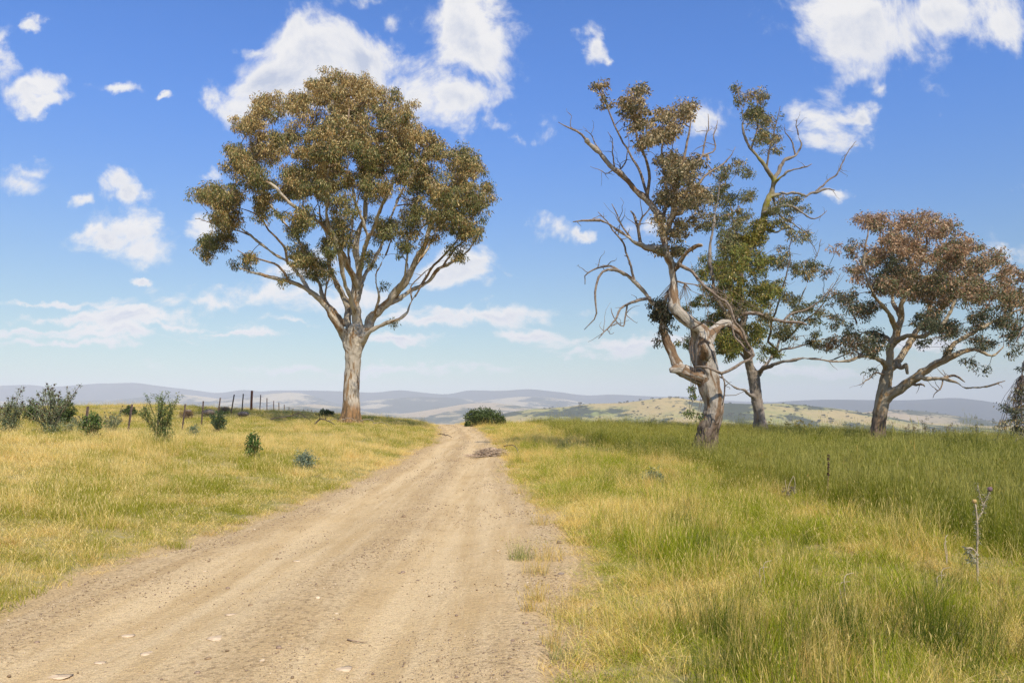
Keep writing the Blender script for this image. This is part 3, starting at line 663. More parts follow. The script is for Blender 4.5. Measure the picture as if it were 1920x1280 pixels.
OLV = [(3, (0.13, 0.145, 0.040)), (3, (0.19, 0.19, 0.055)), (2, (0.27, 0.24, 0.08)), (1, (0.38, 0.32, 0.14)), (1, (0.07, 0.09, 0.035))]
TREES = []
TREES.append(dict(name='eucalyptus_tree', label='tall round crowned gum tree alone on the bank left of the road', D=42, seed=3, base=(657, 793),
 bark='bark_smooth', voxel=0.05, disp=0.07, ridge=0.10, rough_h=1.2, hub=(668, 610), ell=(650, 345, 300, 225), depth=7.2, dens=3.3, spray=0.34, nleaf=68, tip=.0085, nf=1.5, rk=.84,
 leaf=(0.10, 0.175), wid=0.30, brown=(0.42, 0.44, 0.05), pals=[OLV], limbcol=(0.33, 0.235, 0.155), twigcol=(0.22, 0.155, 0.10), droop=0.62,
 limbs=[
 dict(p=[(658,797),(659,770),(660,710),(662.5,667),(665,634),(668,610)], r=[19,15.5,14.5,15,18,13]),
 dict(p=[(668,640),(669,600),(670,570),(671,535),(670,481),(668,448),(682,415),(685.5,377),(695,339),(717,306),(725,270),(720,230)], r=[13,10.5,9.5,8.5,7,6.5,5,4.5,4,3,2.4,1.6]),
 dict(p=[(662,640,.3),(655,612,.5),(653,585,.8),(643,552,1.0),(630,525,1.4),(617,490,1.8),(613,448,2.4),(600,400,3),(590,350,3.5),(585,290,4)], r=[10,8,7.5,6.5,5.5,4.5,3.8,3,2.5,1.5]),
 dict(p=[(656,655),(645,632),(630,601,-.5),(608,568,-.8),(586,552,-1),(559,535,-1.3),(526,525,-1.5),(493,516,-1.6),(466,508,-1.8),(438,497,-2)], r=[11,9.5,8.5,7,5.5,4.5,4,3.2,2.4,1.4]),
 dict(p=[(582,550,-1),(565,522,-.5),(542,497,0),(504,470,.5),(471,442,.8),(438,421,1),(405,415,1)], r=[4.5,4,3.5,3,2.4,1.8,.9]),
 dict(p=[(671,540,0),(654,503,-1.2),(638,464,-2.3),(619,437,-3),(597,415,-3.4),(570,399,-3.6),(542,382,-4),(515,350,-4),(482,328,-4)], r=[7,6.5,5.8,5.2,4.6,4.2,3.6,2.8,1.6]),
 dict(p=[(668,660),(678,635),(692,610,.3),(717,574,.3),(750,541,.2),(772,503,0),(788,470,-.3),(805,432,-.6),(827,382,-1),(850,340,-1.5)], r=[12,11,10.5,9.5,8,7,6,5,3.5,2]),
 dict(p=[(716,574,.4),(745,563,1.2),(777,541,1.7),(805,525,2),(832,497,2),(859,486,2),(887,459,1.6),(898,426,1.2)], r=[6.5,5.5,5,4.2,3.6,3,2.2,1.4]),
 dict(p=[(681,640,-.3),(692,624,-.7),(712,612,-1),(734,601,-1.3),(761,587,-1.4),(772,563,-1.3),(788,541,-1.2),(800,515,-1)], r=[6,4.6,4,3.6,3,2.4,1.6,.9]),
 dict(p=[(671,560,0),(679,525,.8),(701,486,1.8),(717,448,2.6),(733,405,3.2),(756,355,3.8),(775,310,4)], r=[6.5,5.5,5,4.4,3.6,2.8,1.8]),
 dict(p=[(668,600,0),(650,530,-1.5),(625,450,-3),(612,380,-4),(615,320,-4.6),(628,260,-4.6)], r=[6,5.4,4.6,3.8,2.8,1.8]),
 dict(p=[(672,520,0),(690,455,-1.6),(712,400,-2.8),(735,350,-3.8),(748,300,-4.2),(752,255,-4.2)], r=[5.5,5,4.4,3.6,2.6,1.6]),
 dict(p=[(771,505,0),(800,470,1.0),(822,430,1.5),(850,390,1.8),(872,350,2)], r=[4.5,3.8,3.2,2.5,1.6]),
 dict(p=[(646,632),(628,585,1),(600,545,1.8),(590,500,2.4),(560,450,3),(520,400,3.2),(480,350,3.3),(460,290,3.2)], r=[5.5,5,4.4,3.8,3.3,2.8,2.1,1.3]),
 dict(p=[(471,442,.8),(430,428,.6),(395,418,.5),(378,412,.4),(365,409,.4)], r=[1.6,1.2,1,.8,.6], dead=1),
 dict(p=[(745,546,.2),(760,505,-.8),(765,460,-1.4),(780,410,-1.8),(785,360,-2)], r=[4,3.4,2.8,2,1.1]),
 dict(p=[(790,535,1.8),(810,500,1.4),(840,470,1),(862,440,.6),(880,400,.4)], r=[3.2,2.7,2.2,1.6,.9]),
 dict(p=[(700,600,.2),(708,560,-.6),(705,520,-1.2),(725,470,-1.6),(735,440,-1.8)], r=[3.4,2.8,2.4,1.8,1]),
 dict(p=[(742,560,1.1),(760,530,.6),(765,500,.4),(750,470,.2)], r=[2.2,1.8,1.4,.8], twiggy=1),
 dict(p=[(772,560,-1.3),(770,540,-1.2),(790,520,-1.4),(812,500,-1.6)], r=[1.8,1.5,1.2,.7], twiggy=1),
 dict(p=[(832,497,2),(850,470,1.4),(870,455,1),(885,440,.8)], r=[2.4,1.9,1.5,.8]),
 dict(p=[(608,568,-.8),(612,540,-1),(620,515,-1.2),(615,490,-1.4)], r=[2.4,1.9,1.5,.8], twiggy=1),
 dict(p=[(545,532,-1.4),(525,505,-2),(500,490,-2.3),(470,480,-2.5),(445,470,-2.6)], r=[3,2.6,2.1,1.6,.8]),
 dict(p=[(540,495,0),(530,460,-.6),(505,430,-1),(480,400,-1.2),(450,390,-1.3)], r=[3,2.6,2.1,1.6,.8]),
 dict(p=[(640,550,.8),(625,520,-.4),(600,500,-1),(575,480,-1.6),(560,450,-2)], r=[3.6,3,2.4,1.8,1]),
 dict(p=[(653,585,.8),(660,540,1.8),(655,490,2.6),(660,430,3.2),(672,370,3.6),(690,310,3.8)], r=[4.4,3.8,3.2,2.6,1.9,1]),
 dict(p=[(692,448,-1.6),(668,380,-2.5),(655,320,-3),(650,255,-3.2),(655,205,-3)], r=[4,3.5,2.8,2,1.2]),
 ],
 clumps=[(620,180,48),(685,188,52),(745,212,42),(560,190,32),(505,202,34),(462,232,34),(437,298,34),(500,275,46),(570,258,54),(650,255,60),(730,272,52),(775,245,26),
 (812,280,32),(855,292,34),(885,332,38),(912,362,24),(842,352,46),(780,335,44,.8),(700,345,42,.55),(625,345,46,.8),(555,345,42),(490,345,36,.8),(436,362,34),(392,368,32),(368,362,16),
 (428,405,34),(500,395,36,.9),(560,420,36,.6),(385,462,26),(420,455,28,.9),(465,480,24,.8),(440,500,14,.7),(560,478,34,.8),(598,505,34,.85),(620,462,30,.8),(640,400,38,.6),(720,425,32,.7),
 (700,485,20,.5),(835,405,40),(880,425,34),(892,385,34),(860,465,26,.3),(780,400,38,.7),(872,478,16,.4),(805,455,26,.35),(690,300,40,.5),(600,300,40),(470,310,36),(760,470,22,.25),(720,540,16,.2),
 (660,160,26),(590,160,18),(700,170,24),(738,600,9,.4),(765,430,30,.6),(650,440,30,.4),(535,520,20,.3)]))
TREES.append(dict(name='eucalyptus_tree', label='gnarled leaning gum with twisted trunk and bare dead limbs on its left', D=26, seed=8, base=(1317, 858),
 bark='bark_gnarled', voxel=0.032, lump=.12, disp=0.12, ridge=0.42, rough_h=2.4, twist=1.15, hub=(1262, 500), ell=(1240, 320, 130, 200), depth=2.6, dens=4.6, spray=0.19, nleaf=36, sub=13, nf=1.7, rk=.88,
 leaf=(0.07, 0.13), wid=0.42, bpal=[(.40, .28, .12), (.50, .36, .18), (.32, .20, .09), (.60, .48, .28)], brown=(0.42, 0.25, 0.1), limbcol=(0.30, 0.235, 0.175), twigcol=(0.20, 0.145, 0.10), droop=0.5,
 pals=[[(2, (0.17, 0.15, 0.07)), (2, (0.25, 0.20, 0.10)), (1, (0.11, 0.12, 0.045))], [(2, (0.06, 0.065, 0.03)), (1, (0.10, 0.08, 0.045))], [(1, (0.12, 0.16, 0.04)), (1, (0.2, 0.2, 0.06))]], bm=[1, .12, .2],
 limbs=[
 dict(p=[(1317,866),(1322,835),(1328,805),(1336,779),(1337,752),(1330,726),(1327,705),(1325,683),(1322,660),(1319,641)], r=[24,22.5,20.5,19,19,21,21.5,20,18,15]),
 dict(p=[(1322,652),(1314,619),(1298,606,-.1),(1282,593,-.2),(1272,580,-.2),(1268,561,-.1),(1266,540),(1268,523),(1262,500),(1248,476),(1242,440,.1),(1230,399,.2),(1212,375,.3),(1188,351,.4),(1153,319,.4),(1123,283,.3),(1096,262,.2),(1075,245),(1047,227)], r=[16,13.5,14,13,12.5,12,11,10,9,8.5,8,7,6,5.2,4.4,3.4,2.6,1.9,.7]),
 dict(p=[(1312,692,.3),(1304,662,.4),(1302,632,.3),(1303,608,.1)], r=[11,9.5,9,8]),
 dict(p=[(1318,708),(1302,704,-.1),(1287,699,-.1),(1272,690,-.1),(1268,676),(1260,657),(1250,641,.1),(1244,620,.1),(1240,598,.1),(1234,575),(1218,559,-.1),(1194,535,-.2),(1176,518,-.3),(1147,506,-.4),(1130,510,-.5),(1117,535,-.6),(1114,559,-.6),(1117,589,-.6),(1093,618,-.5)], r=[16,15,13.5,12,10.5,10,9,8.5,8,7,5.2,4.4,3.6,2.8,2.6,2.3,2,1.6,.7], wob=.6),
 dict(p=[(1275,690,-.1),(1265,692,-.2),(1256,695,-.25)], r=[10,8.5,5.5]),
 dict(p=[(1322,662,-.5),(1320,652,-.72),(1318,643,-.8)], r=[11,9.5,5]),
 dict(p=[(1326,640,.1),(1336,622,.4),(1349,609,.6),(1370,606,.8),(1386,620,.7),(1396,638,.6),(1410,657,.5)], r=[12,9.5,8,6.5,5,4,2.6]),
 dict(p=[(1170,515,-.3),(1150,502,-.1),(1129,500,.1),(1110,506,.2),(1099,515,.2),(1095,532,.2)], r=[2.6,2.3,2,1.7,1.4,.7], dead=1),
 dict(p=[(1218,559,-.1),(1194,562,-.4),(1179,568,-.6),(1159,589,-.8),(1141,612,-1),(1123,635,-1.1)], r=[4,3.2,2.8,2.2,1.6,.7], dead=1),
 dict(p=[(1176,572,-.6),(1174,590,-.7),(1171,610,-.8),(1158,605,-.9),(1150,590,-.9),(1146,578,-.9)], r=[1.9,1.6,1.4,1.2,1,.6], dead=1),
 dict(p=[(1190,530,-.2),(1180,488,-.3),(1168,458,-.4),(1150,428,-.5),(1120,398,-.6)], r=[2.8,2.4,2,1.6,.7], dead=1),
 dict(p=[(1246,474,0),(1236,468,-.2),(1218,461,-.4),(1188,452,-.6),(1159,434,-.8),(1129,417,-1),(1099,412,-1.1),(1076,415,-1.2)], r=[8,7,6,5,4.2,3.2,2.3,1], dead=1),
 dict(p=[(1200,453,-.5),(1196,425,-.4),(1186,405,-.4),(1180,395,-.4)], r=[3.6,3,2.4,1.4], dead=1),
 dict(p=[(1198,440,-.5),(1198,415,-.6),(1210,398,-.7),(1222,388,-.7)], r=[2.4,2,1.6,1], dead=1),
 dict(p=[(1182,446,-.6),(1165,418,-.6),(1158,400,-.6),(1148,380,-.6)], r=[2,1.7,1.4,.7], dead=1),
 dict(p=[(1212,375,.3),(1216,340,.1),(1210,298,-.2),(1197,262,-.4),(1190,230,-.5),(1186,170,-.5)], r=[4.2,3.4,2.8,2.2,1.7,.9]),
 dict(p=[(1215,370,.3),(1200,328,.6),(1182,292,.9),(1159,250,1),(1135,197,1),(1118,156,1)], r=[3.4,2.8,2.3,1.9,1.4,.7]),
 dict(p=[(1245,440),(1262,400,-.4),(1268,350,-.8),(1280,300,-1),(1290,255,-1),(1298,212,-1)], r=[5.2,4.4,3.6,2.8,2,1]),
 dict(p=[(1240,420),(1250,370,.5),(1245,320,1),(1240,270,1.3),(1250,220,1.4)], r=[4.2,3.4,2.8,2,1]),
 dict(p=[(1130,290,.3),(1118,270,.5),(1108,250,.6),(1095,245,.6)], r=[1.6,1.3,1,.5], dead=1),
 dict(p=[(1153,319,.4),(1148,290,.2),(1150,262,.2),(1140,245,.2)], r=[1.8,1.4,1,.5], dead=1),
 dict(p=[(1160,322,.4),(1175,300,.6),(1180,275,.6),(1178,255,.6)], r=[1.8,1.4,1,.5], dead=1),
 dict(p=[(1150,318,.4),(1135,325,.2),(1125,318,.1),(1105,312,.1)], r=[1.4,1.1,.8,.4], dead=1),
 dict(p=[(1075,245,0),(1068,232,0),(1072,220,0),(1064,211,0)], r=[.9,.8,.6,.4], dead=1),
 dict(p=[(1270,350,-.8),(1300,320,-.6),(1318,292,-.4),(1322,262,-.2),(1330,235,0),(1328,215,0)], r=[3.4,2.8,2.2,1.6,1.1,.5], dead=1),
 dict(p=[(1318,292,-.4),(1340,280,-.2),(1337,255,0),(1342,240,.1),(1345,225,.1)], r=[1.8,1.5,1.2,.9,.5], dead=1),
 dict(p=[(1278,400,-.4),(1310,345,.2),(1345,312,.6),(1362,300,.8),(1372,288,.8),(1378,276,.8)], r=[3.4,2.8,2,1.5,1,.5], dead=1),
 dict(p=[(1270,500),(1285,478,-.3),(1305,462,-.5),(1318,460,-.6)], r=[6,5,4.4,3.6], dead=1),
 dict(p=[(1276,498,-.3),(1300,512,-.7),(1319,535,-1),(1345,555,-1.1),(1360,566,-1.2),(1378,600,-1.2),(1395,630,-1.1),(1408,654,-1)], r=[3.6,3,2.8,2.5,2.3,2.6,2.8,2.4], dead=1),
 dict(p=[(1304,688,-.7),(1320,688,-.95),(1333,691,-1.0),(1352,700,-1),(1373,689,-1),(1391,678,-1),(1412,670,-1),(1408,654,-1)], r=[2.6,2.4,2.6,3.2,3,2.8,2.8,2.4], snap=False),
 dict(p=[(1352,700,-1),(1360,720,-1),(1356,745,-.9),(1352,760,-.9)], r=[1.8,1.6,1.6,1], dead=1),
 dict(p=[(1370,606,.8),(1392,588,1),(1414,584,1),(1440,592,1),(1470,601,.9),(1500,606,.8),(1515,611,.8)], r=[3.4,3.8,4.0,3.8,3.4,3,2.0]),
 dict(p=[(1470,601,.9),(1480,590,.9),(1510,580,.9),(1540,560,.9),(1560,530,.9)], r=[2.6,2.4,2,1.5,.6], dead=1),
 dict(p=[(1412,668,-1),(1392,650,-.8),(1378,625,-.6),(1372,590,-.4),(1355,560,-.3)], r=[2.4,2,1.7,1.3,.6], dead=1),
 dict(p=[(1300,615,-.3),(1325,604,-.6),(1350,608,-.9),(1368,604,-1)], r=[1.6,1.4,1.2,.7], dead=1),
 ],
 clumps=[(1123,165,22),(1135,195,18,.8),(1182,188,28),(1203,165,18),(1203,225,28),(1190,215,22),(1250,212,24),(1283,207,26),(1262,245,22),(1232,255,24),(1265,318,32),(1300,310,26),
 (1250,292,22,.8),(1290,360,36),(1252,372,26),(1315,372,22),(1240,415,22,.8),(1272,430,28),(1262,468,24),(1232,465,16,.8),(1312,415,24,.7),(1210,265,20),
 (1238,592,20,3.0,1,0),(1232,566,16,2.6,1,0),(1246,616,14,2.4,1,0),(1248,575,14,2.4,1,.3),(1236,640,10,1.2,1,0),
 (1297,738,11,1.2,2,-.6),(1303,728,8,1.2,2,-.6),(1302,782,8,1.4,2,-.5),(1292,775,6,1.2,2,-.5),(1430,600,22,.5,0,1),(1380,590,22,.6,0,.8)]))
TREES.append(dict(name='eucalyptus_tree', label='grey trunked gum behind the gnarled tree, mossy limb rising to a thin top', D=50, seed=21, base=(1424, 792),
 bark='bark_grey', voxel=0.055, disp=0.07, ridge=0.08, rough_h=1.0, hub=(1410, 690), ell=(1420, 430, 150, 280), depth=4.5, dens=3.0, spray=0.32, nleaf=38, sub=12, nf=1.45, rk=.85,
 leaf=(0.12, 0.20), wid=0.36, brown=(0.10, 0.12, 0.05), limbcol=(0.27, 0.215, 0.165), twigcol=(0.20, 0.15, 0.11), droop=0.55,
 moss=[(1400,470,40),(1412,440,36),(1430,410,30),(1440,380,22),(1425,300,18),(1450,340,12)],
 pals=[[(2, (0.17, 0.18, 0.055)), (2, (0.24, 0.225, 0.085)), (1, (0.33, 0.28, 0.15)), (1, (0.11, 0.125, 0.045))],
       [(3, (0.19, 0.205, 0.035)), (2, (0.29, 0.26, 0.045)), (1, (0.10, 0.135, 0.03)), (1, (0.38, 0.26, 0.06))],
       [(2, (0.27, 0.23, 0.03)), (2, (0.20, 0.20, 0.03)), (1, (0.36, 0.26, 0.05))],
       [(2, (0.17, 0.16, 0.06)), (1, (0.10, 0.12, 0.045))]], bm=[1, .3, .3, 1.2],
 limbs=[
 dict(p=[(1425,797),(1423,775),(1418,745),(1415,718),(1412,695)], r=[12.5,10.5,10,11,12]),
 dict(p=[(1413,705),(1402,668),(1396,625,.3),(1390,570,.4),(1388,520,.3),(1396,480,.1),(1410,453),(1423,425),(1437,390),(1447,362),(1448,338),(1437,316,-.2),(1420,291,-.4),(1409,278,-.5),(1398,256,-.5),(1393,223,-.5),(1387,193,-.4),(1383,163,-.3)], r=[10,8.5,8,7.5,7.5,8.5,9,8,7,5.8,5,4.2,3.8,3.4,2.8,2.2,1.6,.8]),
 dict(p=[(1448,350,0),(1461,316,.5),(1475,300,.7),(1491,291,.8),(1501,275,.9),(1494,250,1),(1494,223,1)], r=[4.2,3.8,3.4,2.8,2.1,1.6,.6], dead=1),
 dict(p=[(1491,291,.8),(1486,265,.9),(1475,250,1),(1472,238,1)], r=[1.8,1.5,1.1,.5], dead=1),
 dict(p=[(1449,348,0),(1465,330,-.5),(1488,319,-.8),(1510,313,-1),(1522,307,-1)], r=[3.2,2.8,2.3,1.7,.8], dead=1),
 dict(p=[(1446,368,0),(1470,364,.4),(1491,362,.6),(1512,367,.8),(1530,359,1),(1545,355,1),(1566,357,1)], r=[4,3.4,3.2,3.4,3,2.2,.9], dead=1),
 dict(p=[(1530,359,1),(1541,349,1.1),(1554,338,1.2),(1568,327,1.3),(1579,305,1.4),(1590,283,1.5),(1606,265,1.5)], r=[2.2,2,1.9,1.8,1.4,1,.5], dead=1),
 dict(p=[(1437,316,-.2),(1442,285,-.5),(1450,262,-.7),(1455,235,-.8),(1462,200,-.8)], r=[2.4,2,1.6,1.2,.6], twiggy=1),
 dict(p=[(1409,278,-.5),(1418,250,-.2),(1422,215,0),(1428,180,.2)], r=[2.2,1.8,1.3,.7]),
 dict(p=[(1414,712,0),(1438,680,1),(1462,645,1.8),(1485,600,2.3),(1502,560,2.6),(1522,505,2.8),(1540,450,2.8)], r=[6,4,3,2.4,1.8,1.3,.6], twiggy=1),
 dict(p=[(1420,700,0),(1440,686,-1),(1470,677,-1.8),(1515,674,-2.3),(1560,674,-2.6),(1600,662,-2.8)], r=[5,4.2,3.4,2.6,1.8,.7], twiggy=1),
 dict(p=[(1416,745,0),(1405,740,-.6),(1388,728,-1.2),(1372,719,-1.6),(1355,706,-1.9),(1335,700,-2)], r=[5,4,3.2,2.6,2,1], twiggy=1),
 dict(p=[(1405,670,0),(1385,630,-1.4),(1360,590,-2.2),(1340,540,-2.6),(1330,490,-2.7),(1335,430,-2.7),(1345,380,-2.6),(1350,330,-2.4)], r=[6,5.2,4.6,4,3.4,2.7,1.9,1]),
 dict(p=[(1398,640,.3),(1375,590,1.6),(1370,530,2.4),(1378,460,2.8),(1372,400,2.9),(1360,340,2.8)], r=[5.4,4.6,3.8,3,2.2,1.2]),
 dict(p=[(1430,400,0),(1455,390,-.8),(1480,385,-1.2),(1505,400,-1.4),(1530,410,-1.4),(1550,395,-1.4)], r=[3.6,3,2.4,1.8,1.3,.6], twiggy=1),
 dict(p=[(1440,640,1.5),(1455,580,.4),(1470,530,-.4),(1480,480,-.8),(1484,440,-1)], r=[2.6,2,1.6,1.2,.6], twiggy=1),
 dict(p=[(1470,640,2),(1500,610,1.2),(1530,585,.6),(1560,540,.2),(1575,510,0)], r=[2.6,2,1.5,1,.5], twiggy=1),
 dict(p=[(1448,365,0),(1460,400,1),(1490,420,1.6),(1520,450,2),(1532,480,2)], r=[2.2,1.8,1.4,1,.5], twiggy=1),
 dict(p=[(1455,660,1),(1490,650,1.8),(1530,640,2.2),(1570,630,2.4)], r=[2.4,1.8,1.3,.6], twiggy=1),
 dict(p=[(1412,700,0),(1395,668,1.8),(1360,640,3),(1320,610,3.6),(1290,590,3.8)], r=[4.6,3.8,3,2.2,1]),
 dict(p=[(1430,425,0),(1450,433,.6),(1480,428,1),(1500,437,1.2),(1520,430,1.2)], r=[3.6,2.8,2.2,1.6,.7], twiggy=1),
 ],
 clumps=[(1384,163,16),(1402,180,20),(1425,178,17,.9),(1410,212,24,.8),(1438,225,20,.8),(1455,258,20,.6),(1425,255,20,.7),(1442,285,16,.5),(1383,298,12,.7),(1395,320,14,.7),
 (1350,325,22,.7),(1352,370,30,.7),(1378,415,30,.6),(1335,420,22,.6),(1400,365,18,.5),(1362,450,28,.6),
 (1425,432,26,2.2,2,0),(1405,462,26,2.2,2,0),(1442,400,16,.9,2,0),(1455,385,20,.6),(1485,378,18,.5),(1510,392,16,.4),(1500,435,22,.4),(1470,420,22,.5),
 (1330,500,34,.9,1),(1375,505,34,.9,1),(1418,490,30,.9,1),(1345,555,36,1,1),(1395,555,38,1,1),(1440,540,30,.9,1),(1302,575,26,1,1),(1290,640,18,1,1),(1272,640,10,.8,1),
 (1370,648,32,1.2,1),(1345,640,26,1,1),(1355,605,34,1,1),(1425,605,30,.9,1),(1305,610,20,.9,1),(1480,560,30,.45,3),(1518,595,32,.5,3),(1545,560,22,.45,3),(1480,625,34,.5,3),(1535,640,26,.6,3),
 (1410,640,22,.8,1),(1530,505,24,.4,3),(1460,480,26,.5,3),(1500,500,20,.4,3),(1440,660,20,.6,1),(1375,470,24,.8,1),(1550,655,18,.5,3),(1425,570,26,.8,1)]))
TREES.append(dict(name='eucalyptus_tree', label='spreading gum with reddish brown leaves, trunk at the right of the field', D=40, seed=31, base=(1645, 830),
 bark='bark_warm', voxel=0.045, disp=0.07, ridge=0.16, rough_h=2.0, hub=(1668, 672), ell=(1745, 550, 210, 175), depth=5.2, dens=3.2, spray=0.30, nleaf=44, sub=13, nf=1.5, rk=.85, tip=.0085,
 leaf=(0.10, 0.17), wid=0.38, bpal=[(.42, .24, .12), (.53, .33, .18), (.33, .19, .10), (.60, .43, .27)], brown=(0.50, 0.42, 0.1), limbcol=(0.34, 0.25, 0.165), twigcol=(0.19, 0.135, 0.10), droop=0.5,
 pals=[[(3, (0.14, 0.155, 0.06)), (2, (0.19, 0.19, 0.085)), (1, (0.27, 0.23, 0.13))], [(3, (0.095, 0.11, 0.055)), (2, (0.15, 0.15, 0.075))]], bm=[1, .35],
 limbs=[
 dict(p=[(1644,838),(1646,815),(1649,783),(1656,745),(1661,714),(1665,690)], r=[15.5,13.5,12.5,13,11,9.5]),
 dict(p=[(1663,705),(1667,680),(1673,653),(1681,622),(1691,596),(1690,575,-.3),(1699,550,-.5),(1707,520,-.6),(1700,480,-.8),(1692,440,-.8)], r=[9.5,9,8.5,8,7,6,5,4,2.8,1.5]),
 dict(p=[(1663,715,.2),(1674,690,.6),(1686,672,1),(1699,650,1.3),(1712,632,1.6),(1730,615,1.9),(1738,600,2.1),(1746,569,2.4),(1760,531,2.7),(1768,490,2.9),(1775,450,3)], r=[9,8.5,8,7.2,6.5,6,5.2,4.4,3.4,2.4,1.3]),
 dict(p=[(1657,750),(1672,735,-.3),(1691,722,-.6),(1722,707,-1),(1749,688,-1.3),(1772,672,-1.6),(1806,661,-1.9),(1833,657,-2),(1860,669,-2.1),(1880,650,-2.1)], r=[12,11,10,9.2,8,6.8,4.8,3.6,2.4,1.1]),
 dict(p=[(1772,672,-1.6),(1791,642,-1.4),(1825,623,-1.2),(1867,600,-1),(1902,584,-.8),(1935,570,-.8)], r=[6,5,4,3,2,1]),
 dict(p=[(1710,712,-.9),(1740,709,-1.6),(1768,709,-2.1),(1783,713,-2.4),(1799,722,-2.6),(1837,726,-2.8),(1867,718,-2.9),(1884,713,-3)], r=[5,4.4,4.4,3.8,3,2.4,1.7,.7], dead=1),
 dict(p=[(1768,709,-2.1),(1790,703,-2),(1802,710,-2),(1809,716,-2)], r=[3,2.4,1.8,.8], dead=1),
 dict(p=[(1768,709,-2.1),(1765,728,-2.2),(1754,737,-2.3),(1750,745,-2.3)], r=[1.6,1.3,1,.5], dead=1),
 dict(p=[(1705,716,-.8),(1718,722,-1),(1728,721,-1.1),(1735,726,-1.1)], r=[3.4,2.8,2.2,.8], dead=1),
 dict(p=[(1663,690),(1653,672,-.6),(1634,667,-1.2),(1611,670,-1.6),(1588,676,-2),(1557,676,-2.3),(1523,674,-2.5)], r=[7,5.4,4.2,3.4,2.6,1.8,.7], twiggy=1),
 dict(p=[(1676,645),(1653,628,.8),(1630,623,1.3),(1611,619,1.6),(1603,600,1.8),(1590,560,2)], r=[5,4,3.2,2.6,2,1]),
 dict(p=[(1682,618),(1662,585,-1),(1640,555,-1.8),(1625,520,-2.3),(1622,470,-2.5),(1628,425,-2.5)], r=[5.6,4.8,4,3.2,2.2,1.1]),
 dict(p=[(1690,600),(1672,560,1.4),(1660,515,2.2),(1655,470,2.5),(1650,430,2.5)], r=[5,4.2,3.4,2.3,1.1]),
 dict(p=[(1735,605,2),(1765,580,1),(1800,550,.4),(1835,520,0),(1865,495,-.2)], r=[5,4.2,3.4,2.4,1.1]),
 dict(p=[(1680,640),(1705,630,-1.4),(1735,628,-2.2),(1760,612,-2.6),(1785,580,-2.8),(1800,530,-3)], r=[5.5,5,4.6,4,3,1.6]),
 dict(p=[(1698,550,-.5),(1720,505,-1.4),(1735,460,-1.9),(1742,425,-2)], r=[4,3.4,2.4,1.2]),
 dict(p=[(1684,676,.9),(1690,690,.4),(1697,683,.2),(1703,700,.1)], r=[5,4.6,4.8,3.4]),
 dict(p=[(1660,703,-.1),(1640,700,-.6),(1625,710,-.9),(1612,722,-1)], r=[2,1.7,1.3,.6], dead=1),
 ],
 clumps=[(1622,412,24,.8),(1650,420,28),(1600,460,20,.6),(1572,462,14,.7),(1692,418,28),(1740,425,32),(1770,432,24),(1800,460,20),(1838,462,14),(1680,458,36),(1728,475,40),(1780,485,36),
 (1822,495,32),(1868,488,22),(1890,510,20),(1642,480,26),(1612,510,24,.8),(1650,535,34),(1702,535,40),(1760,540,42),(1820,540,36),(1868,548,36),(1905,560,28),(1592,560,24,.8,1),(1622,580,28,.8,1),
 (1568,600,18,.6),(1556,640,26,1.0),(1590,645,30,1.2),(1638,642,30,1,1),(1622,668,14,.9),(1742,598,30,.9,1),(1782,618,24,.7,1),(1832,598,28,.7,1),(1888,610,32,.8,1),(1850,642,24,.6,1),(1910,640,26,.7,1),
 (1784,652,16,.6,1),(1822,680,14,.6,1),(1852,690,16,.6,1),(1552,512,16,.4),(1560,560,16,.4),(1932,520,26),(1942,580,32),(1632,692,9,.8),(1680,500,30,.8,1),(1830,640,16,.5,1),(1725,640,14,.6,1)]))
TREES.append(dict(name='eucalyptus_tree', label='gum at the right edge drooping its leafy branch ends into view', D=31, seed=41, base=(2085, 850),
 bark='bark_grey', voxel=0.06, disp=0.07, ridge=0.1, rough_h=1.0, hub=(2080, 680), ell=(2060, 600, 190, 200), depth=4, dens=3.0, spray=0.22, nleaf=34, sub=13, nf=1.7,
 leaf=(0.07, 0.12), wid=0.38, brown=(0.22, 0.15, 0.05), limbcol=(0.30, 0.23, 0.17), twigcol=(0.20, 0.15, 0.12), droop=0.5,
 pals=[[(3, (0.12, 0.135, 0.075)), (2, (0.18, 0.185, 0.105)), (1, (0.27, 0.25, 0.16))]],
 limbs=[
 dict(p=[(2085,858),(2083,800),(2080,740),(2080,680)], r=[17,15,14,12]),
 dict(p=[(2080,690),(2040,640,-.5),(1990,620,-1),(1950,640,-1.3),(1920,690,-1.5),(1912,740,-1.6),(1900,790,-1.6)], r=[9,7,5.5,4,3,2.2,1]),
 dict(p=[(2080,680),(2110,600,.5),(2130,520,1),(2120,440,1)], r=[9,7,5,2]),
 dict(p=[(2080,680),(2050,600,1),(2020,520,1.6),(2000,450,2)], r=[8,6,4,2]),
 dict(p=[(1990,620,-1),(1955,600,-1.4),(1925,610,-1.6),(1908,640,-1.8)], r=[3.4,2.6,2,1]),
 ],
 clumps=[(1908,650,20,.4,0,-1.7),(1925,690,18,.5,0,-1.5),(1902,765,26,1.2,0,-1.6),(1920,738,24,1.1,0,-1.6),(1888,795,16,1.1,0,-1.6),(1915,800,26,1.2,0,-1.6),(1945,780,24,1,0,-1.5),(1960,640,30),(2000,600,40),(2040,520,50),(2100,450,60),(2160,520,60),
 (2000,450,40),(2060,600,40),(2150,620,50),(1950,560,30)]))
for c in TREES: build_tree(c)

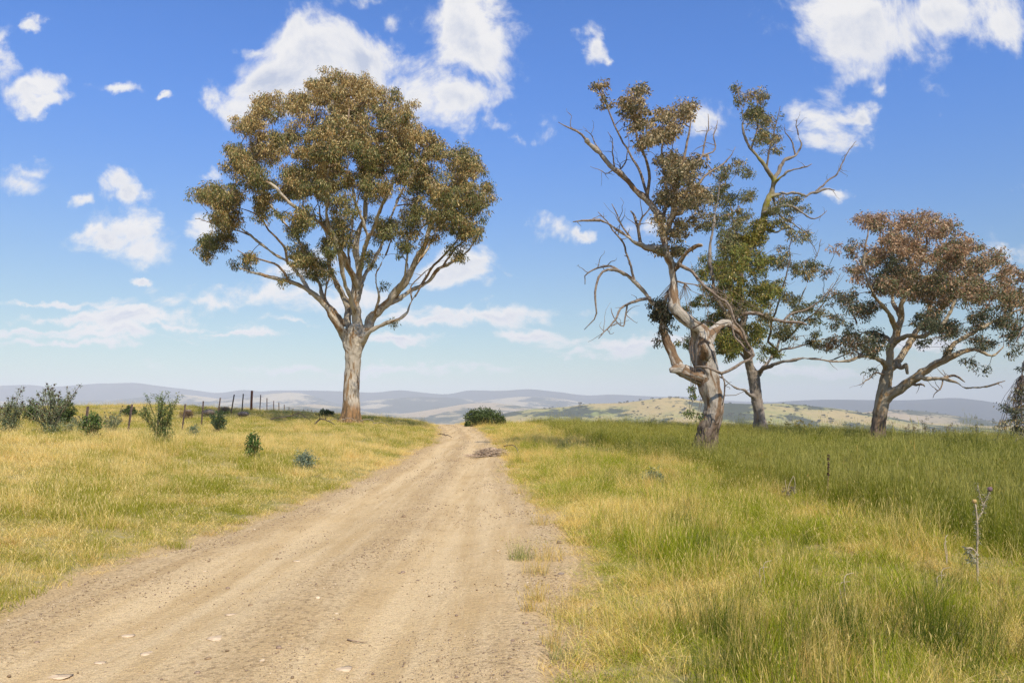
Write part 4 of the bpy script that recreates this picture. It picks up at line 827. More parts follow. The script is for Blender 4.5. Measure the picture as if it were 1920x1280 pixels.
# ------------------------------------------------------------------ grass
def blades(n, radius, h, width, lean, seg=3, seed=0, heads=0.0, headlen=0.08, upright=0.0, stiff=1.6):
    rg = np.random.default_rng(seed); V = []; Q = []; T = []; C = []; k = 0
    for i in range(n):
        a = rg.random()*6.283; r = radius*math.sqrt(rg.random()); bx, by = r*math.cos(a), r*math.sin(a)
        da = rg.random()*6.283; L = rg.uniform(*h); ln = L*rg.uniform(*lean); w = rg.uniform(*width); rv = rg.random()
        ca, sa = math.cos(da), math.sin(da); fa = rg.random()*6.283; fx, fy = math.cos(fa)*w/2, math.sin(fa)*w/2
        zz = math.sqrt(max(L*L-ln*ln*0.8, 0.01))
        for j in range(seg+1):
            u = j/seg; x = bx+ca*ln*u**stiff; y = by+sa*ln*u**stiff; z = zz*(u-0.18*(ln/L)*u**3)-0.02; ww = (1-u)**0.6
            if j < seg: V += [(x-fx*ww, y-fy*ww, z), (x+fx*ww, y+fy*ww, z)]; C += [(rv, u, 0)]*2
            else: V.append((x, y, z)); C.append((rv, u, 0))
        for j in range(seg-1): Q.append((k+2*j, k+2*j+1, k+2*j+3, k+2*j+2))
        T.append((k+2*seg-2, k+2*seg-1, k+2*seg)); k += 2*seg+1
        if rg.random() < heads:     # a slim seed head carried on the tip
            x, y, z = V[-1]; hl = headlen*rg.uniform(0.6, 1.3); hw = w*1.1+0.002
            V += [(x-fx/w*hw*1.2, y-fy/w*hw*1.2, z+hl*0.4), (x, y, z-0.01), (x+fx/w*hw*1.2, y+fy/w*hw*1.2, z+hl*0.4), (x+ca*hl*0.35, y+sa*hl*0.35, z+hl)]
            C += [(rv, 1, 1)]*4; Q.append((k, k+1, k+2, k+3)); k += 4
    return np.array(V), Q, T, np.array(C)
def protos(name, mat, specs):
    c = bpy.data.collections.new(name)
    for i, sp in enumerate(specs):
        V, Q, T, C = blades(**sp, seed=hash((len(name), i)) % 9999)
        me = mk(name, V, [np.array(Q), np.array(T)], M[mat], cols={'bl': C})
        c.objects.link(bpy.data.objects.new('%s_tuft' % name, me))
    return c
def scatter(name, coll, P, rot, scl, idx, dry, label, nprot):
    me = bpy.data.meshes.new(name); me.vertices.add(len(P)); me.vertices.foreach_set('co', P.astype(np.float32).ravel())
    addattrs(me, vecs={'rot': rot, 'scl': scl}, floats={'dry': dry})
    x = me.attributes.new('idx', 'INT', 'POINT'); x.data.foreach_set('value', idx.astype(np.int32))
    o = ob(name, me, kind='stuff'); o['label'] = label
    g = bpy.data.node_groups.new(name+'_scatter', 'GeometryNodeTree')
    g.interface.new_socket('Geometry', in_out='INPUT', socket_type='NodeSocketGeometry'); g.interface.new_socket('Geometry', in_out='OUTPUT', socket_type='NodeSocketGeometry')
    n = g.nodes; l = g.links; gi = n.new('NodeGroupInput'); go = n.new('NodeGroupOutput')
    ci = n.new('GeometryNodeCollectionInfo'); ci.inputs['Collection'].default_value = coll
    ci.inputs['Separate Children'].default_value = True; ci.inputs['Reset Children'].default_value = True
    ip = n.new('GeometryNodeInstanceOnPoints'); ip.inputs['Pick Instance'].default_value = True
    mp = n.new('GeometryNodeMeshToPoints'); l.new(gi.outputs[0], mp.inputs[0]); l.new(mp.outputs[0], ip.inputs['Points']); l.new(ci.outputs[0], ip.inputs['Instance'])
    def na(nm, ty):
        a = n.new('GeometryNodeInputNamedAttribute'); a.data_type = ty; a.inputs[0].default_value = nm
        return [s for s in a.outputs if s.enabled and s.name == 'Attribute'][0]
    l.new(na('idx', 'INT'), ip.inputs['Instance Index']); e = n.new('FunctionNodeEulerToRotation'); l.new(na('rot', 'FLOAT_VECTOR'), e.inputs[0])
    l.new(e.outputs[0], ip.inputs['Rotation']); l.new(na('scl', 'FLOAT_VECTOR'), ip.inputs['Scale']); l.new(ip.outputs[0], go.inputs[0])
    md = o.modifiers.new('scatter', 'NODES'); md.node_group = g
    return o
def field_edge(Y): return np.interp(Y, [0, 6, 9, 12, 15, 22, 31, 45, 65, 90], [7.2, 6.2, 5.6, 5.2, 5.0, 4.9, 3.9, 2.6, 1.4, .5])
def sample(bands, seed):
    """points over the land in view and a margin to each side; density falls with distance"""
    rg = np.random.default_rng(seed); X = []; Y = []; Sd = []
    for (y0, y1, dens, sc) in bands:
        hw = 0.70*y1+3; n = int(dens*(y1-y0)*2*hw)
        x = rg.uniform(-hw, hw, n); y = rg.uniform(y0, y1, n); m = np.abs(x) < 0.70*y+3
        X.append(x[m]); Y.append(y[m]); Sd.append(np.full(m.sum(), sc))
    return np.concatenate(X), np.concatenate(Y), np.concatenate(Sd), rg
def place(name, coll, X, Y, sc, dry, hs, rg, label, npro, tilt=0.14, lean=0.0, jit=.30):
    n = len(X); Z = ground(X, Y)
    rot = np.stack([rg.normal(size=n)*tilt, rg.normal(size=n)*tilt+lean, rg.random(n)*6.283], 1)
    dry = dry+rg.normal(size=n)*jit; hs = hs*np.exp(rg.normal(size=n)*.30)
    s = sc*rg.uniform(0.75, 1.3, n); scl = np.stack([s, s, np.minimum(s, .95+.25*s)*hs/np.maximum(1, sc*.82)], 1)
    return scatter(name, coll, np.stack([X, Y, Z], 1), rot, scl, rg.integers(0, npro, n), dry, label, npro)

bank = protos('bank_grass', 'grass_bank', [
 dict(n=60, radius=0.17, h=(.08, .24), width=(.003, .005), lean=(.1, .9), heads=.08, headlen=.03),
 dict(n=60, radius=0.18, h=(.07, .20), width=(.003, .005), lean=(.3, 1.0), heads=.05, headlen=.03),
 dict(n=50, radius=0.16, h=(.12, .32), width=(.0025, .004), lean=(.1, .8), heads=.25, headlen=.04),
 dict(n=60, radius=0.18, h=(.06, .18), width=(.003, .006), lean=(.3, 1.0)),
 dict(n=44, radius=0.20, h=(.18, .36), width=(.002, .004), lean=(.75, 1.05), heads=.1, headlen=.03)])
fieldg = protos('field_grass', 'grass_field', [
 dict(n=50, radius=0.17, h=(.25, .52), width=(.003, .005), lean=(.05, .45), heads=.30, headlen=.06, seg=3),
 dict(n=50, radius=0.17, h=(.28, .60), width=(.0025, .0045), lean=(.05, .35), heads=.4, headlen=.07, seg=3),
 dict(n=54, radius=0.18, h=(.18, .42), width=(.003, .006), lean=(.1, .7), heads=.10, headlen=.05, seg=3)])
verge = protos('verge_grass', 'grass_dry', [
 dict(n=56, radius=0.17, h=(.12, .34), width=(.0025, .005), lean=(.1, .9), heads=.12, headlen=.03),
 dict(n=60, radius=0.18, h=(.08, .26), width=(.003, .006), lean=(.3, 1.0), heads=.1, headlen=.04),
 dict(n=46, radius=0.15, h=(.18, .44), width=(.002, .004), lean=(.1, .8), heads=.18, headlen=.035),
 dict(n=60, radius=0.17, h=(.08, .22), width=(.004, .007), lean=(.4, 1.0)),
 dict(n=44, radius=0.20, h=(.25, .50), width=(.002, .004), lean=(.75, 1.05), heads=.1, headlen=.04),
 dict(n=30, radius=0.10, h=(.20, .40), width=(.004, .007), lean=(.2, .7))])
rushes = protos('rushes', 'grass_rush', [
 dict(n=90, radius=0.18, h=(.30, .66), width=(.003, .005), lean=(.03, .35), heads=.05, headlen=.03, stiff=1.3),
 dict(n=70, radius=0.13, h=(.25, .55), width=(.003, .005), lean=(.05, .45), heads=.1, headlen=.03, stiff=1.3)])

BN = [(1.5, 5, 55, .8), (5, 9, 70, .85), (9, 16, 55, .95), (16, 28, 32, 1.1), (28, 45, 16, 1.4), (45, 75, 8, 1.8)]
X, Y, sc, rg = sample(BN, 1)
L, Rr = roadL(Y), roadR(Y)
edgen = (fbm(X, Y, 5, 3, 1.1)-0.5)*1.1
dl = L-X-np.abs(edgen)*0.55*(fbm(X, Y, 8, 2, .6) > .45)
m = (dl > 0.04) & (rg.random(len(X)) < sstep(dl, -0.1, 0.45)*0.75+0.25)
patch = fbm(X, Y, 0, 4, 0.55); fine = fbm(X, Y, 4, 3, 1.9)
dry = 0.50+(patch-0.5)*1.6+(fine-.5)*2.0+0.16*sstep(Y, 12, 22)*sstep(Y, 34, 24)-0.18*sstep(Y, 26, 34)*sstep(X, -24, -15)+0.25*sstep(1.0-dl, 0, 1.0)
hs = 0.82*(0.55+0.45*sstep(dl, 0, .9))*(0.7+0.9*sstep(fbm(X, Y, 9, 3, 0.9), 0.42, 0.7))
place('bank_grass', bank, X[m], Y[m], sc[m], dry[m], hs[m], rg, 'short green and straw coloured grass on the left bank', 5)
X, Y, sc, rg = sample([(60, 90, 2.2, 2.4), (90, 125, 1.2, 3)], 2); m = (X < roadL(Y)-.5)
place('bank_grass', bank, X[m], Y[m], sc[m], 0.6+(fbm(X[m], Y[m], 0, 3, .2)-.5), np.full(m.sum(), .7), rg, 'short grass along the top of the far bank', 5)
# the tall green field
X, Y, sc, rg = sample([(5, 9, 60, .9), (9, 16, 60, .95), (16, 28, 34, 1.1), (28, 45, 13, 1.4), (45, 70, 8, 1.7), (70, 84, 3, 2.2)], 3)
fe = field_edge(Y)+(fbm(X, Y, 2, 3, .5)-.5)*2.2
m = X > fe+rg.normal(size=len(X))*0.25
pt = fbm(X*0.6, Y, 6, 4, 0.22)
dry = 0.12+(pt-.5)*1.2+(fbm(X, Y, 12, 3, 1.3)-.5)*.8+0.14*sstep(Y, 30, 60)
place('field_grass', fieldg, X[m], Y[m], sc[m], dry[m], (0.85+(fbm(X, Y, 14, 3, .5)-.5)*.9)[m], rg, 'tall green seeding grass filling the right hand field', 3, tilt=.08, jit=.18)
# the verge between road and field
X, Y, sc, rg = sample([(1.5, 5, 80, .8), (5, 9, 85, .85), (9, 16, 60, .95), (16, 28, 34, 1.1), (28, 45, 16, 1.4), (45, 66, 9, 1.7)], 4)
fe = field_edge(Y)+(fbm(X, Y, 2, 3, .5)-.5)*2.2; dr = X-roadR(Y)+(fbm(X, Y, 5, 3, 1.3)-.5)*1.0+0.04
m = (dr > 0) & (X < fe+rg.normal(size=len(X))*0.4) & (rg.random(len(X)) < sstep(dr, -0.2, 0.4))
patch = fbm(X, Y, 20, 4, 0.6); dry = 0.47+(patch-.5)*1.5+(fbm(X, Y, 22, 3, 2.4)-.5)*1.8+0.35*sstep(1.0-dr, 0, 1)+0.20*sstep(Y, 20, 34)
hs = 0.86*(0.45+0.55*sstep(dr, 0, 1.2))*(0.6+1.0*sstep(fbm(X, Y, 25, 3, 1.1), 0.4, 0.68))
place('verge_grass', verge, X[m], Y[m], sc[m], dry[m], hs[m], rg, 'mixed dry gold and green grass on the verge right of the road', 6)
# clumps of rush in the verge and in the near field
rx, ryy = [], []
for (px, py, n, s) in [(1590,1210,14,.5),(1540,1230,8,.35),(1440,1220,7,.4),(1395,1240,5,.3),(1750,1170,8,.5),(1780,1110,6,.4),(1660,1180,6,.4),(1330,1040,5,.35),(1420,1040,6,.4),(1240,990,5,.4),(1300,980,5,.3),(1880,1010,8,.6),(1720,940,8,.8),(1580,960,6,.6),(1130,905,4,.3),(1290,900,5,.6),(1850,1230,7,.5)]:
    D = 1.55*F/(py-HY)
    for q in range(n): rx.append((px-960)/F*D+rng.normal()*s); ryy.append(D+rng.normal()*s)
rx, ryy = np.array(rx), np.array(ryy)
place('rushes', rushes, rx, ryy, np.full(len(rx), .85), rng.uniform(.0, .55, len(rx)), np.full(len(rx), .8), rng, 'dark green upright rushes standing among the verge grass', 2)
def tuftmat(name, g, s, mixv):
    m, t = mat(name); bl = t.attr('bl', 'Color'); sp = t.node('ShaderNodeSeparateColor'); t.put(sp.inputs[0], bl)
    c = t.mix(t.ss(sp.outputs[0], mixv-.2, mixv+.2), s, g); c = t.mix(t.m('MULTIPLY', sp.outputs[1], .4), c, s); c = t.mix(sp.outputs[2], c, s)
    finish(t, c, .6, trans=.3, spec=.2); M[name] = m
tuftmat('tuft_green', (.22, .27, .06), (.55, .45, .18), .4)
tuftmat('tuft_gold', (.34, .33, .08), (.70, .50, .16), .75)
for (px, py, dn, r, lb, mm) in [
 (978, 1048, 150, .15, 'tall green grass tuft alone on the bare road edge', 'tuft_green'),
 (1028, 1050, 110, .17, 'low golden tuft between the tall green tuft and the verge', 'tuft_gold'),
 (1003, 1078, 90, .13, 'small mixed tuft just in front of the tall green tuft', 'tuft_gold'),
 (1003, 1128, 90, .08, 'bright gold tuft by the road edge in front of a bare patch', 'tuft_gold'),
 (992, 1145, 60, .07, 'smallest flat golden tuft on the gravel', 'tuft_gold'),
 (1048, 1150, 110, .15, 'upright golden tuft where the verge meets the gravel', 'tuft_gold'),
 (1032, 1212, 60, .07, 'thin straw tuft low down at the gravel edge', 'tuft_gold'),
 (1012, 985, 100, .15, 'ragged straw tuft just below the far end of the bare patch', 'tuft_gold'),
 (972, 928, 60, .12, 'yellow tuft pushing out into the right wheel track', 'tuft_gold'),
 (1060, 1235, 90, .12, 'dark green leafy tuft in the corner of the gravel', 'tuft_green')]:
    D = EYE*F/(py-HY); V, Q, T, C = blades(n=dn, radius=r, h=(.08, .20+r*.6), width=(.0035, .006), lean=(.1, .7), heads=.3, headlen=.04, seed=int(px))
    o = ob('grass_tuft', mk('grass_tuft', V, [np.array(Q), np.array(T)], M[mm], cols={'bl': C}))
    o.location = ((px-960)/F*D, D, float(roadsurf((px-960)/F*D, D))); tag(o, lb, 'grass tuft', 'grass tufts on the bare edge of the road')

# ------------------------------------------------------------------ gravel and stones
def pebble(seed, flat=0.6, amp=0.35):
    import bmesh
    bm = bmesh.new(); bmesh.ops.create_icosphere(bm, subdivisions=2, radius=1.0); rg = np.random.default_rng(seed)
    V = np.array([v.co[:] for v in bm.verts]); T = np.array([[v.index for v in f.verts] for f in bm.faces]); bm.free()
    V = V*(1+amp*(fbm(V[:, 0]+seed, V[:, 1], V[:, 2], 3, 1.3)-.5)[:, None]*2)
    V = np.sign(V)*np.abs(V)**0.85*np.array([1, rg.uniform(.6, .9), flat]); return V, T
def pmesh(name, V, T, mt, s=1.0, smooth=False): return mk(name, V*s, T, M[mt], smooth)
pc = bpy.data.collections.new('pebbles')
for i, mt in enumerate(['clod', 'clod', 'stone_brown', 'stone_pale', 'stone_brown']):
    V, T = pebble(40+i); pc.objects.link(bpy.data.objects.new('pebble', pmesh('pebble', V, T, mt)))
rg = np.random.default_rng(77)
PX, PY, PS = [], [], []
for (y0, y1, dn, s0) in [(2.5, 7, 1300, .0028), (7, 12, 750, .0038), (12, 20, 220, .0055), (20, 34, 60, .008), (34, 60, 14, .012)]:
    n = int(dn*(y1-y0)*4.6); y = rg.uniform(y0, y1, n); u = rg.uniform(-1.02, 1.02, n); L, Rr = roadL(y), roadR(y); x = (L+Rr)/2+(Rr-L)/2*u
    a = np.abs(u-0.02+(fbm(x, y, 0, 3, 1.3)-.5)*.5); w = 0.28+0.72*np.maximum(np.exp(-(a/.2)**2), sstep(a, .55, .9))
    w *= 0.15+1.5*sstep(fbm(x, y*.6, 3, 3, 1.6), .42, .68); m = rg.random(n) < w
    PX.append(x[m]); PY.append(y[m]); PS.append(s0*np.exp(rg.normal(size=m.sum())*.45))
PX, PY, PS = map(np.concatenate, (PX, PY, PS)); PS = np.minimum(PS, .022)
ji = np.clip(np.searchsorted(ry, PY), 0, len(ry)-1); ii = np.clip(((PX-RX[ji, 0])/(RX[ji, -1]-RX[ji, 0])*109).round().astype(int), 0, 109)
PZ = RZ[ji, ii]
n = len(PX); scatter('gravel', pc, np.stack([PX, PY, PZ+PS*.25], 1), np.stack([rg.normal(size=n)*.3, rg.normal(size=n)*.3, rg.random(n)*6.28], 1),
    np.stack([PS, PS, PS], 1)*rg.uniform(.7, 1.3, (n, 3)), rg.integers(0, 5, n), rg.random(n), 'loose dark and pale grit scattered over the road', 5)
def stone(px, py, wpx, mt, label, flat=.6, seed=0, grp='loose stones on the road'):
    D = EYE*F/(py-HY) if py > 835 else 30; x, y = (px-960)/F*D, D; s = wpx/F*D/2
    V, T = pebble(seed+int(px), flat, .35 if flat > .2 else .8); o = ob('stone', pmesh('stone', V*[1, 1.2 if flat < .2 else 1, 1], T, mt, s, smooth=flat < .2))
    o.location = (x, y, float(roadsurf(x, y))+s*flat*(.35 if flat > .2 else -.1)); tag(o, label, 'stone', grp)
for a in [
 (985,1172,11,'stone_brown','brown pebble in the open right of the wheel tracks near the verge',.6),
 (1021,1173,8,'stone_brown','small dark pebble beside the larger one near the verge',.6),
 (757,971,9,'clod','dark clod on the middle strip halfway up the road',.6),
 (755,1071,9,'stone_brown','dark stone in the right wheel track midway',.6),
 (843,1200,7,'clod','small round clod in the right wheel track close to the front',.7),
 (1050,1020,13,'clod','dark clod lying on the bare patch by the verge',.6),
 (1052,1078,13,'rock_grey','flat dark stone at the foot of the verge grass',.4),
 (596,1127,10,'stone_pale','pale pebble left of centre in the middle of the road',.7),
 (523,1222,12,'stone_brown','brown stone on the middle strip nearest the front',.6),
 (370,1265,11,'stone_brown','rounded brown stone at the bottom of the road',.6),
 (69,1204,10,'stone_brown','lone stone on the left shoulder of the road',.5),
 (390,1239,12,'clod','dark clod with crumbs around it on the middle strip',.6),
 (427,1099,8,'stone_brown','stone in the left wheel track midway',.7),
 (470,1136,10,'clod','clod on the edge of the left wheel track',.6),
 (520,1045,8,'clod','small dark clod high on the left wheel track',.6)]:
    stone(a[0], a[1], a[2], a[3], a[4], a[5])
for a in [
 (405,1198,34,'slab','pale flat rock face worn flush in the left wheel track',.07),
 (275,1222,24,'slab','pale flat rock lower in the left wheel track',.09),
 (187,1234,22,'slab','pale flat rock nearest the lower left corner of the road',.08),
 (240,1182,28,'slab','thin pale slab partly buried in the left wheel track',.06),
 (432,1153,20,'slab','small pale slab left of centre midway',.08),
 (112,1262,40,'slab','long reddish pale slab at the bottom left of the road',.05),
 (645,1250,34,'slab','pale slab with a raised edge at the bottom of the right track',.08),
 (558,1052,18,'slab','pale chip of rock high in the left track',.08)]:
    stone(a[0], a[1], a[2], a[3], a[4], a[5], grp='flat rocks worn flush with the road')

# ------------------------------------------------------------------ sticks and branches on the ground
def stick(name, pts, r, mt, label, cat, twigs=0, seed=0, grp=None):
    rg = np.random.default_rng(seed); P = np.array(pts, float); P, rr = resample(P, np.linspace(r, r*.35, len(P)), .05 if len(P) > 2 else .1)
    base = P[0].copy(); P = P-base; ac = Acc(); P = P+np.stack([fbm(np.arange(len(P))*.3, seed+c*5., 0, 2)-.5 for c in range(3)], 1)*r*2
    root = empty(name, base, label, cat, grp); ac.tube(P, rr, 7, jit=.3); ob('stem', ac.mesh('stem', M[mt]), root)
    for q in range(twigs):
        i = rg.integers(1, len(P)); dv = rg.normal(size=3); dv[2] = abs(dv[2])*.7; dv /= np.linalg.norm(dv); tt = np.linspace(0, 1, 6)[:, None]; L_ = rg.uniform(.2, .6)*(1 if r > .02 else .5)
        a2 = Acc(); a2.tube(P[i]+dv*L_*tt+np.cumsum(rg.normal(size=(6, 3))*.03, 0), np.linspace(rr[i]*.6, rr[i]*.2, 6), 5); ob('twig', a2.mesh('twig', M[mt]), root)
    return root
def gp(px, py, D, up=0.0):
    p = at(px, py, D); p[2] = float(ground(p[0], p[1]))+up; return p
def rp(px, py, up=0.01):
    D = EYE*F/(py-HY)
    if py < 835: D = (EYE-.25)*F/(py-HY)
    x = (px-960)/F*D; return np.array([x, D, float(roadsurf(x, D))+up])
stick('fallen_stick', [rp(818,820,.04), rp(828,821,.05), rp(838,822,.04), rp(848,823,.03)], .035, 'dark_wood', 'short dark stick lying at the left edge of the road near the brow', 'stick')
stick('fallen_stick', [rp(650,1202,.006), rp(662,1204,.010), rp(676,1205,.012), rp(690,1202,.008)], .006, 'stone_brown', 'thin curved brown twig lying in the right wheel track', 'twig')
p0 = np.array([gp(507, 790, 38, .34), gp(525, 787, 38, .42), gp(545, 784, 38, .50), gp(562, 782, 38, .62), gp(575, 787, 38, .42), gp(584, 790, 38, .22)])
stick('fallen_branch', p0, .03, 'dark_wood', 'dark fallen branch with twigs lying left of the big round tree', 'branch', 4, 5)
stick('fallen_branch', [gp(590, 797, 37, .15), gp(600, 793, 37, .38), gp(615, 795, 37, .34), gp(628, 798, 37, .15)], .04, 'dark_wood', 'short bent dark branch in the grass just left of the big trunk', 'branch', 4, 6)
D = 30.5
stick('fallen_branch', [at(1853,846,D), at(1868,843,D), at(1880,838,D), at(1895,834,D), at(1906,824,D), at(1914,812,D), at(1930,806,D,.5)], .035, 'dead_wood', 'bare grey branch reaching out of the grass at the right edge', 'branch', 6, 7)
stick('fallen_branch', [at(1862,842,D,.3), at(1868,828,D,.3), at(1872,815,D,.2), at(1878,806,D)], .02, 'dead_wood', 'upright grey twig rising beside the bare branch at the right edge', 'branch', 3, 8)
for i, (px, py, D, dx, lb) in enumerate([(640, 797, 41, .9, 'curled strip of shed bark at the left foot of the big trunk'), (676, 797, 41, .8, 'shed bark strip at the right foot of the big trunk'), (700, 800, 39, 1.0, 'thin stick in the grass a few steps right of the big trunk'), (615, 800, 39, .8, 'short stick in the grass in front of the fallen branch')]):
    a_, b_ = gp(px, py, D, .22), gp(px+dx/D*F*.9, py, D-.4, .20); stick('bark_strip' if i < 2 else 'fallen_stick', [a_, (a_+b_)/2+np.array([0, 0, .12]), b_], .03 if i < 2 else .02, 'dead_wood', lb, 'bark strip' if i < 2 else 'stick', 0, 20+i)
# heap of brushwood on the road
rg = np.random.default_rng(5); c0 = rp(921, 862, 0); heap = empty('brushwood_pile', c0, 'low heap of pale dry brushwood lying on the right side of the road', 'brushwood')
ac = Acc()
for i in range(420):
    a = rg.normal(size=2)*[.30, .16]; rr_ = math.hypot(a[0]/.62, a[1]/.35); zt = max(.02, .27*(1-rr_**2))*rg.random()**.6; th = rg.normal()*.6; L_ = rg.uniform(.15, .55)
    tt = np.linspace(-.5, .5, 5)[:, None]; P = np.array([a[0], a[1], zt+.02])+np.array([math.cos(th), math.sin(th)*.7, rg.normal()*.16])*L_*tt+np.array([0, 0, -.22])*(tt**2)*L_
    P[:, 2] = np.maximum(P[:, 2], .01); g_ = rg.uniform(.6, 1.3); ac.tube(P, np.full(5, rg.uniform(.0035, .009)), 3, np.array([.60, .44, .29])*g_, cap=False)
tag(ob('twigs', ac.mesh('twigs', M['twig_bark']), heap), kind='stuff')
pp = np.array([rp(945, 850, .16), rp(955, 852, .26), rp(966, 857, .30), rp(975, 866, .08)])-c0
ac = Acc(); P, r_ = resample(pp, np.linspace(.022, .010, 4), .06); ac.tube(P, r_, 6, np.array([.22, .17, .13])); ob('stick', ac.mesh('stick', M['twig_bark']), heap)

# ------------------------------------------------------------------ fence
fn = empty('wire_fence', (-13.6, 28, 0.6), 'wire fence of thin leaning steel posts climbing over the left rise', 'fence')
fb = np.array([-13.6, 28, .6]); tops = []
Ys = [24, 28, 32, 36, 40, 44, 48, 52, 56, 60, 64, 68, 72, 76, 80, 84, 90, 96, 102, 108, 114, 120]
leans = [.1, .16, .05, .12, .08, .13, .17, .08, .03, .06, .0, .02, -.02, .0, .01, 0, 0, .02, 0, 0, 0, 0]
for i, (y, ln) in enumerate(zip(Ys, leans)):
    x = -8.82-.17*y; z = float(ground(x, y)); h = 1.22 if y > 26 else .95
    if y == 56:
        h = 1.5; ac = Acc(); P = np.array([(x+.03*0, y, z-.2), (x+.02, y, z+h*.5), (x+.06, y, z+h)])-fb; ac.tube(P, [.085, .083, .083], 14)
        a2 = ob('strainer_post', ac.mesh('strainer_post', M['rust']), fn); a2['label'] = 'thick rusty red strainer post'
        tops.append((x+.05, y, z, h-.3)); continue
    lv = np.array([math.sin(ln), 0, math.cos(ln)]); p0 = np.array([x, y, z-.15]); up = lv*h
    # star picket: three thin fins
    V = []; Q = []
    for k in range(3):
        a = k*2.094+.4; dvv = np.array([math.cos(a), math.sin(a), 0])*.045; nn = np.array([-math.sin(a), math.cos(a), 0])*.004; o_ = len(V)
        for e in (p0, p0+up+lv*.15): V += [e-nn, e+nn, e+dvv+nn, e+dvv-nn]
        Q += [(o_, o_+1, o_+5, o_+4), (o_+1, o_+2, o_+6, o_+5), (o_+2, o_+3, o_+7, o_+6), (o_+3, o_, o_+4, o_+7), (o_+4, o_+5, o_+6, o_+7)]
    m_ = 'dark_steel'
    ob('post', mk('post', np.array(V)-fb, np.array(Q), M[m_], False), fn); tops.append((x+math.sin(ln)*h*.95, y, z, h*.95*math.cos(ln)))
for f_ in (.3, .55, .78, .98):
    P = []
    for a, b in zip(tops[:-1], tops[1:]):
        for u in (0, .33, .66): P.append([(a[k]*(1-u)+b[k]*u) for k in range(3)]+[]); P[-1][2] += (a[3]*(1-u)+b[3]*u)*f_-.10*u*(1-u)
    ac = Acc(); ac.tube(np.array(P)-fb, np.full(len(P), .0035), 3); ob('wire', ac.mesh('wire', M['wire']), fn)

# ------------------------------------------------------------------ thistles, shrubs
GR = [(3, (.13, .18, .045)), (2, (.20, .25, .07)), (1, (.30, .32, .11)), (1, (.06, .09, .03))]
GREY = [(3, (.21, .25, .12)), (2, (.30, .33, .17)), (1, (.42, .42, .26)), (1, (.12, .15, .06))]
def thistle(px, py, D, wpx, hpx, nst, label, pal=GREY, col=(.26, .25, .13), leafy=1.0, heads=True, seed=0, fat=1.0, lean=0.0, low=0.35, grp='thistles in the left paddock', headm='seed_dark', cat='thistle', name='thistle'):
    rg = np.random.default_rng(seed+int(px)); base = gp(px, py, D, -.03); H = hpx/F*D; Wd = wpx/F*D/2
    root = empty(name, base, label, cat, grp); sprays = []; rads = []; tips = []
    hv, ht = pebble(3, 1.0, .15); hm_ = pmesh('flower_head', hv, ht, headm, 1.0)
    for s in range(nst):
        a = s*2.4+rg.random(); spread = (rg.random()**.6)*Wd*.95; hh = H*(1-.45*(spread/Wd)**1.5*rg.uniform(.4, 1))*rg.uniform(.8, 1.0) if s else H
        tx, ty = math.cos(a)*spread+lean*H, math.sin(a)*spread*.8; tt = np.linspace(0, 1, 9)[:, None]
        P = np.c_[tx*tt**1.25, ty*tt**1.25, hh*tt**.95]+np.cumsum(rg.normal(size=(9, 3))*.012, 0)
        r_ = np.linspace(.016, .006, 9)*fat*(H/1.4)**.5; ac = Acc(); ac.tube(P, r_, 5, np.array(col)*rg.uniform(.8, 1.2))
        tips.append(P[-1])
        for q in range(rg.integers(2, 5)):
            i = rg.integers(3, 8); dv = np.array([rg.normal()*.5+tx/Wd*.5, rg.normal()*.5+ty/Wd*.5, 1.1]); dv /= np.linalg.norm(dv); L_ = rg.uniform(.10, .32)*H
            u = np.linspace(0, 1, 5)[:, None]; B_ = P[i]+dv*L_*u; ac.tube(B_, np.linspace(r_[i]*.7, r_[i]*.45, 5), 4, np.array(col)*rg.uniform(.8, 1.2)); tips.append(B_[-1])
            for w_ in B_[1:]: sprays.append(w_); rads.append(.035*leafy+.01)
        ob('stem', ac.mesh('stem', M['twig_bark']), root)
        for i in range(9):
            f_ = i/8; n_ = 1+int(leafy*(3 if f_ < low else 1)); 
            for q in range(n_): sprays.append(P[i]+rg.normal(size=3)*[.03, .03, .03]*(1+2*(f_ < low))); rads.append((.10 if f_ < low else .035)*leafy*(H/1.4)**.5+.01)
    lf = Acc(); sprays = np.array(sprays); rads = np.array(rads)
    leaves(lf, sprays, rads, 10, pal, (.03, .075), .28, droop=-.15, flat=.9, rg=rg)
    tag(ob('leaves', lf.mesh('leaves', M['leaf'], False), root), kind='stuff')
    if heads:
        for p in tips:
            o = ob('flower_head', hm_, root); o.location = p; s_ = rg.uniform(.018, .028)*(H/1.4)**.5; o.scale = (s_, s_, s_*1.1)
    return root
thistle(95, 818, 21.5, 108, 96, 17, 'tall many stemmed thistle standing highest near the left edge', low=.3, pal=GREY, leafy=1.1, col=(.20, .17, .11))
thistle(16, 803, 22, 80, 80, 12, 'bushy pale green thistle cut by the left edge of the picture', leafy=1.5, low=.6)
thistle(207, 792, 30, 62, 50, 11, 'grey branching thistle behind the small green bush', leafy=1.3, low=.5)
thistle(152, 793, 30, 34, 42, 6, 'thin grey thistle between the tallest thistle and the branching one', leafy=1.1, low=.5)
thistle(175, 790, 31, 26, 38, 5, 'faded thistle just behind the small leafy green bush', leafy=1.1, low=.5)
thistle(128, 792, 29, 22, 34, 4, 'short weed with pale leaves right of the tallest thistle', leafy=1.2, low=.8, heads=False)
thistle(305, 824, 20.5, 86, 98, 13, 'dark spiky bush with long knobbly shoots in the middle of the bank', pal=GR, col=(.12, .14, .04), leafy=1.35, heads=False, fat=1.2, low=.45, lean=-.05, cat='bush', name='spiky_bush', grp=None)
thistle(363, 792, 30, 22, 22, 5, 'little blue green thistle by the leaning fence post', leafy=1.3, heads=False, low=1)
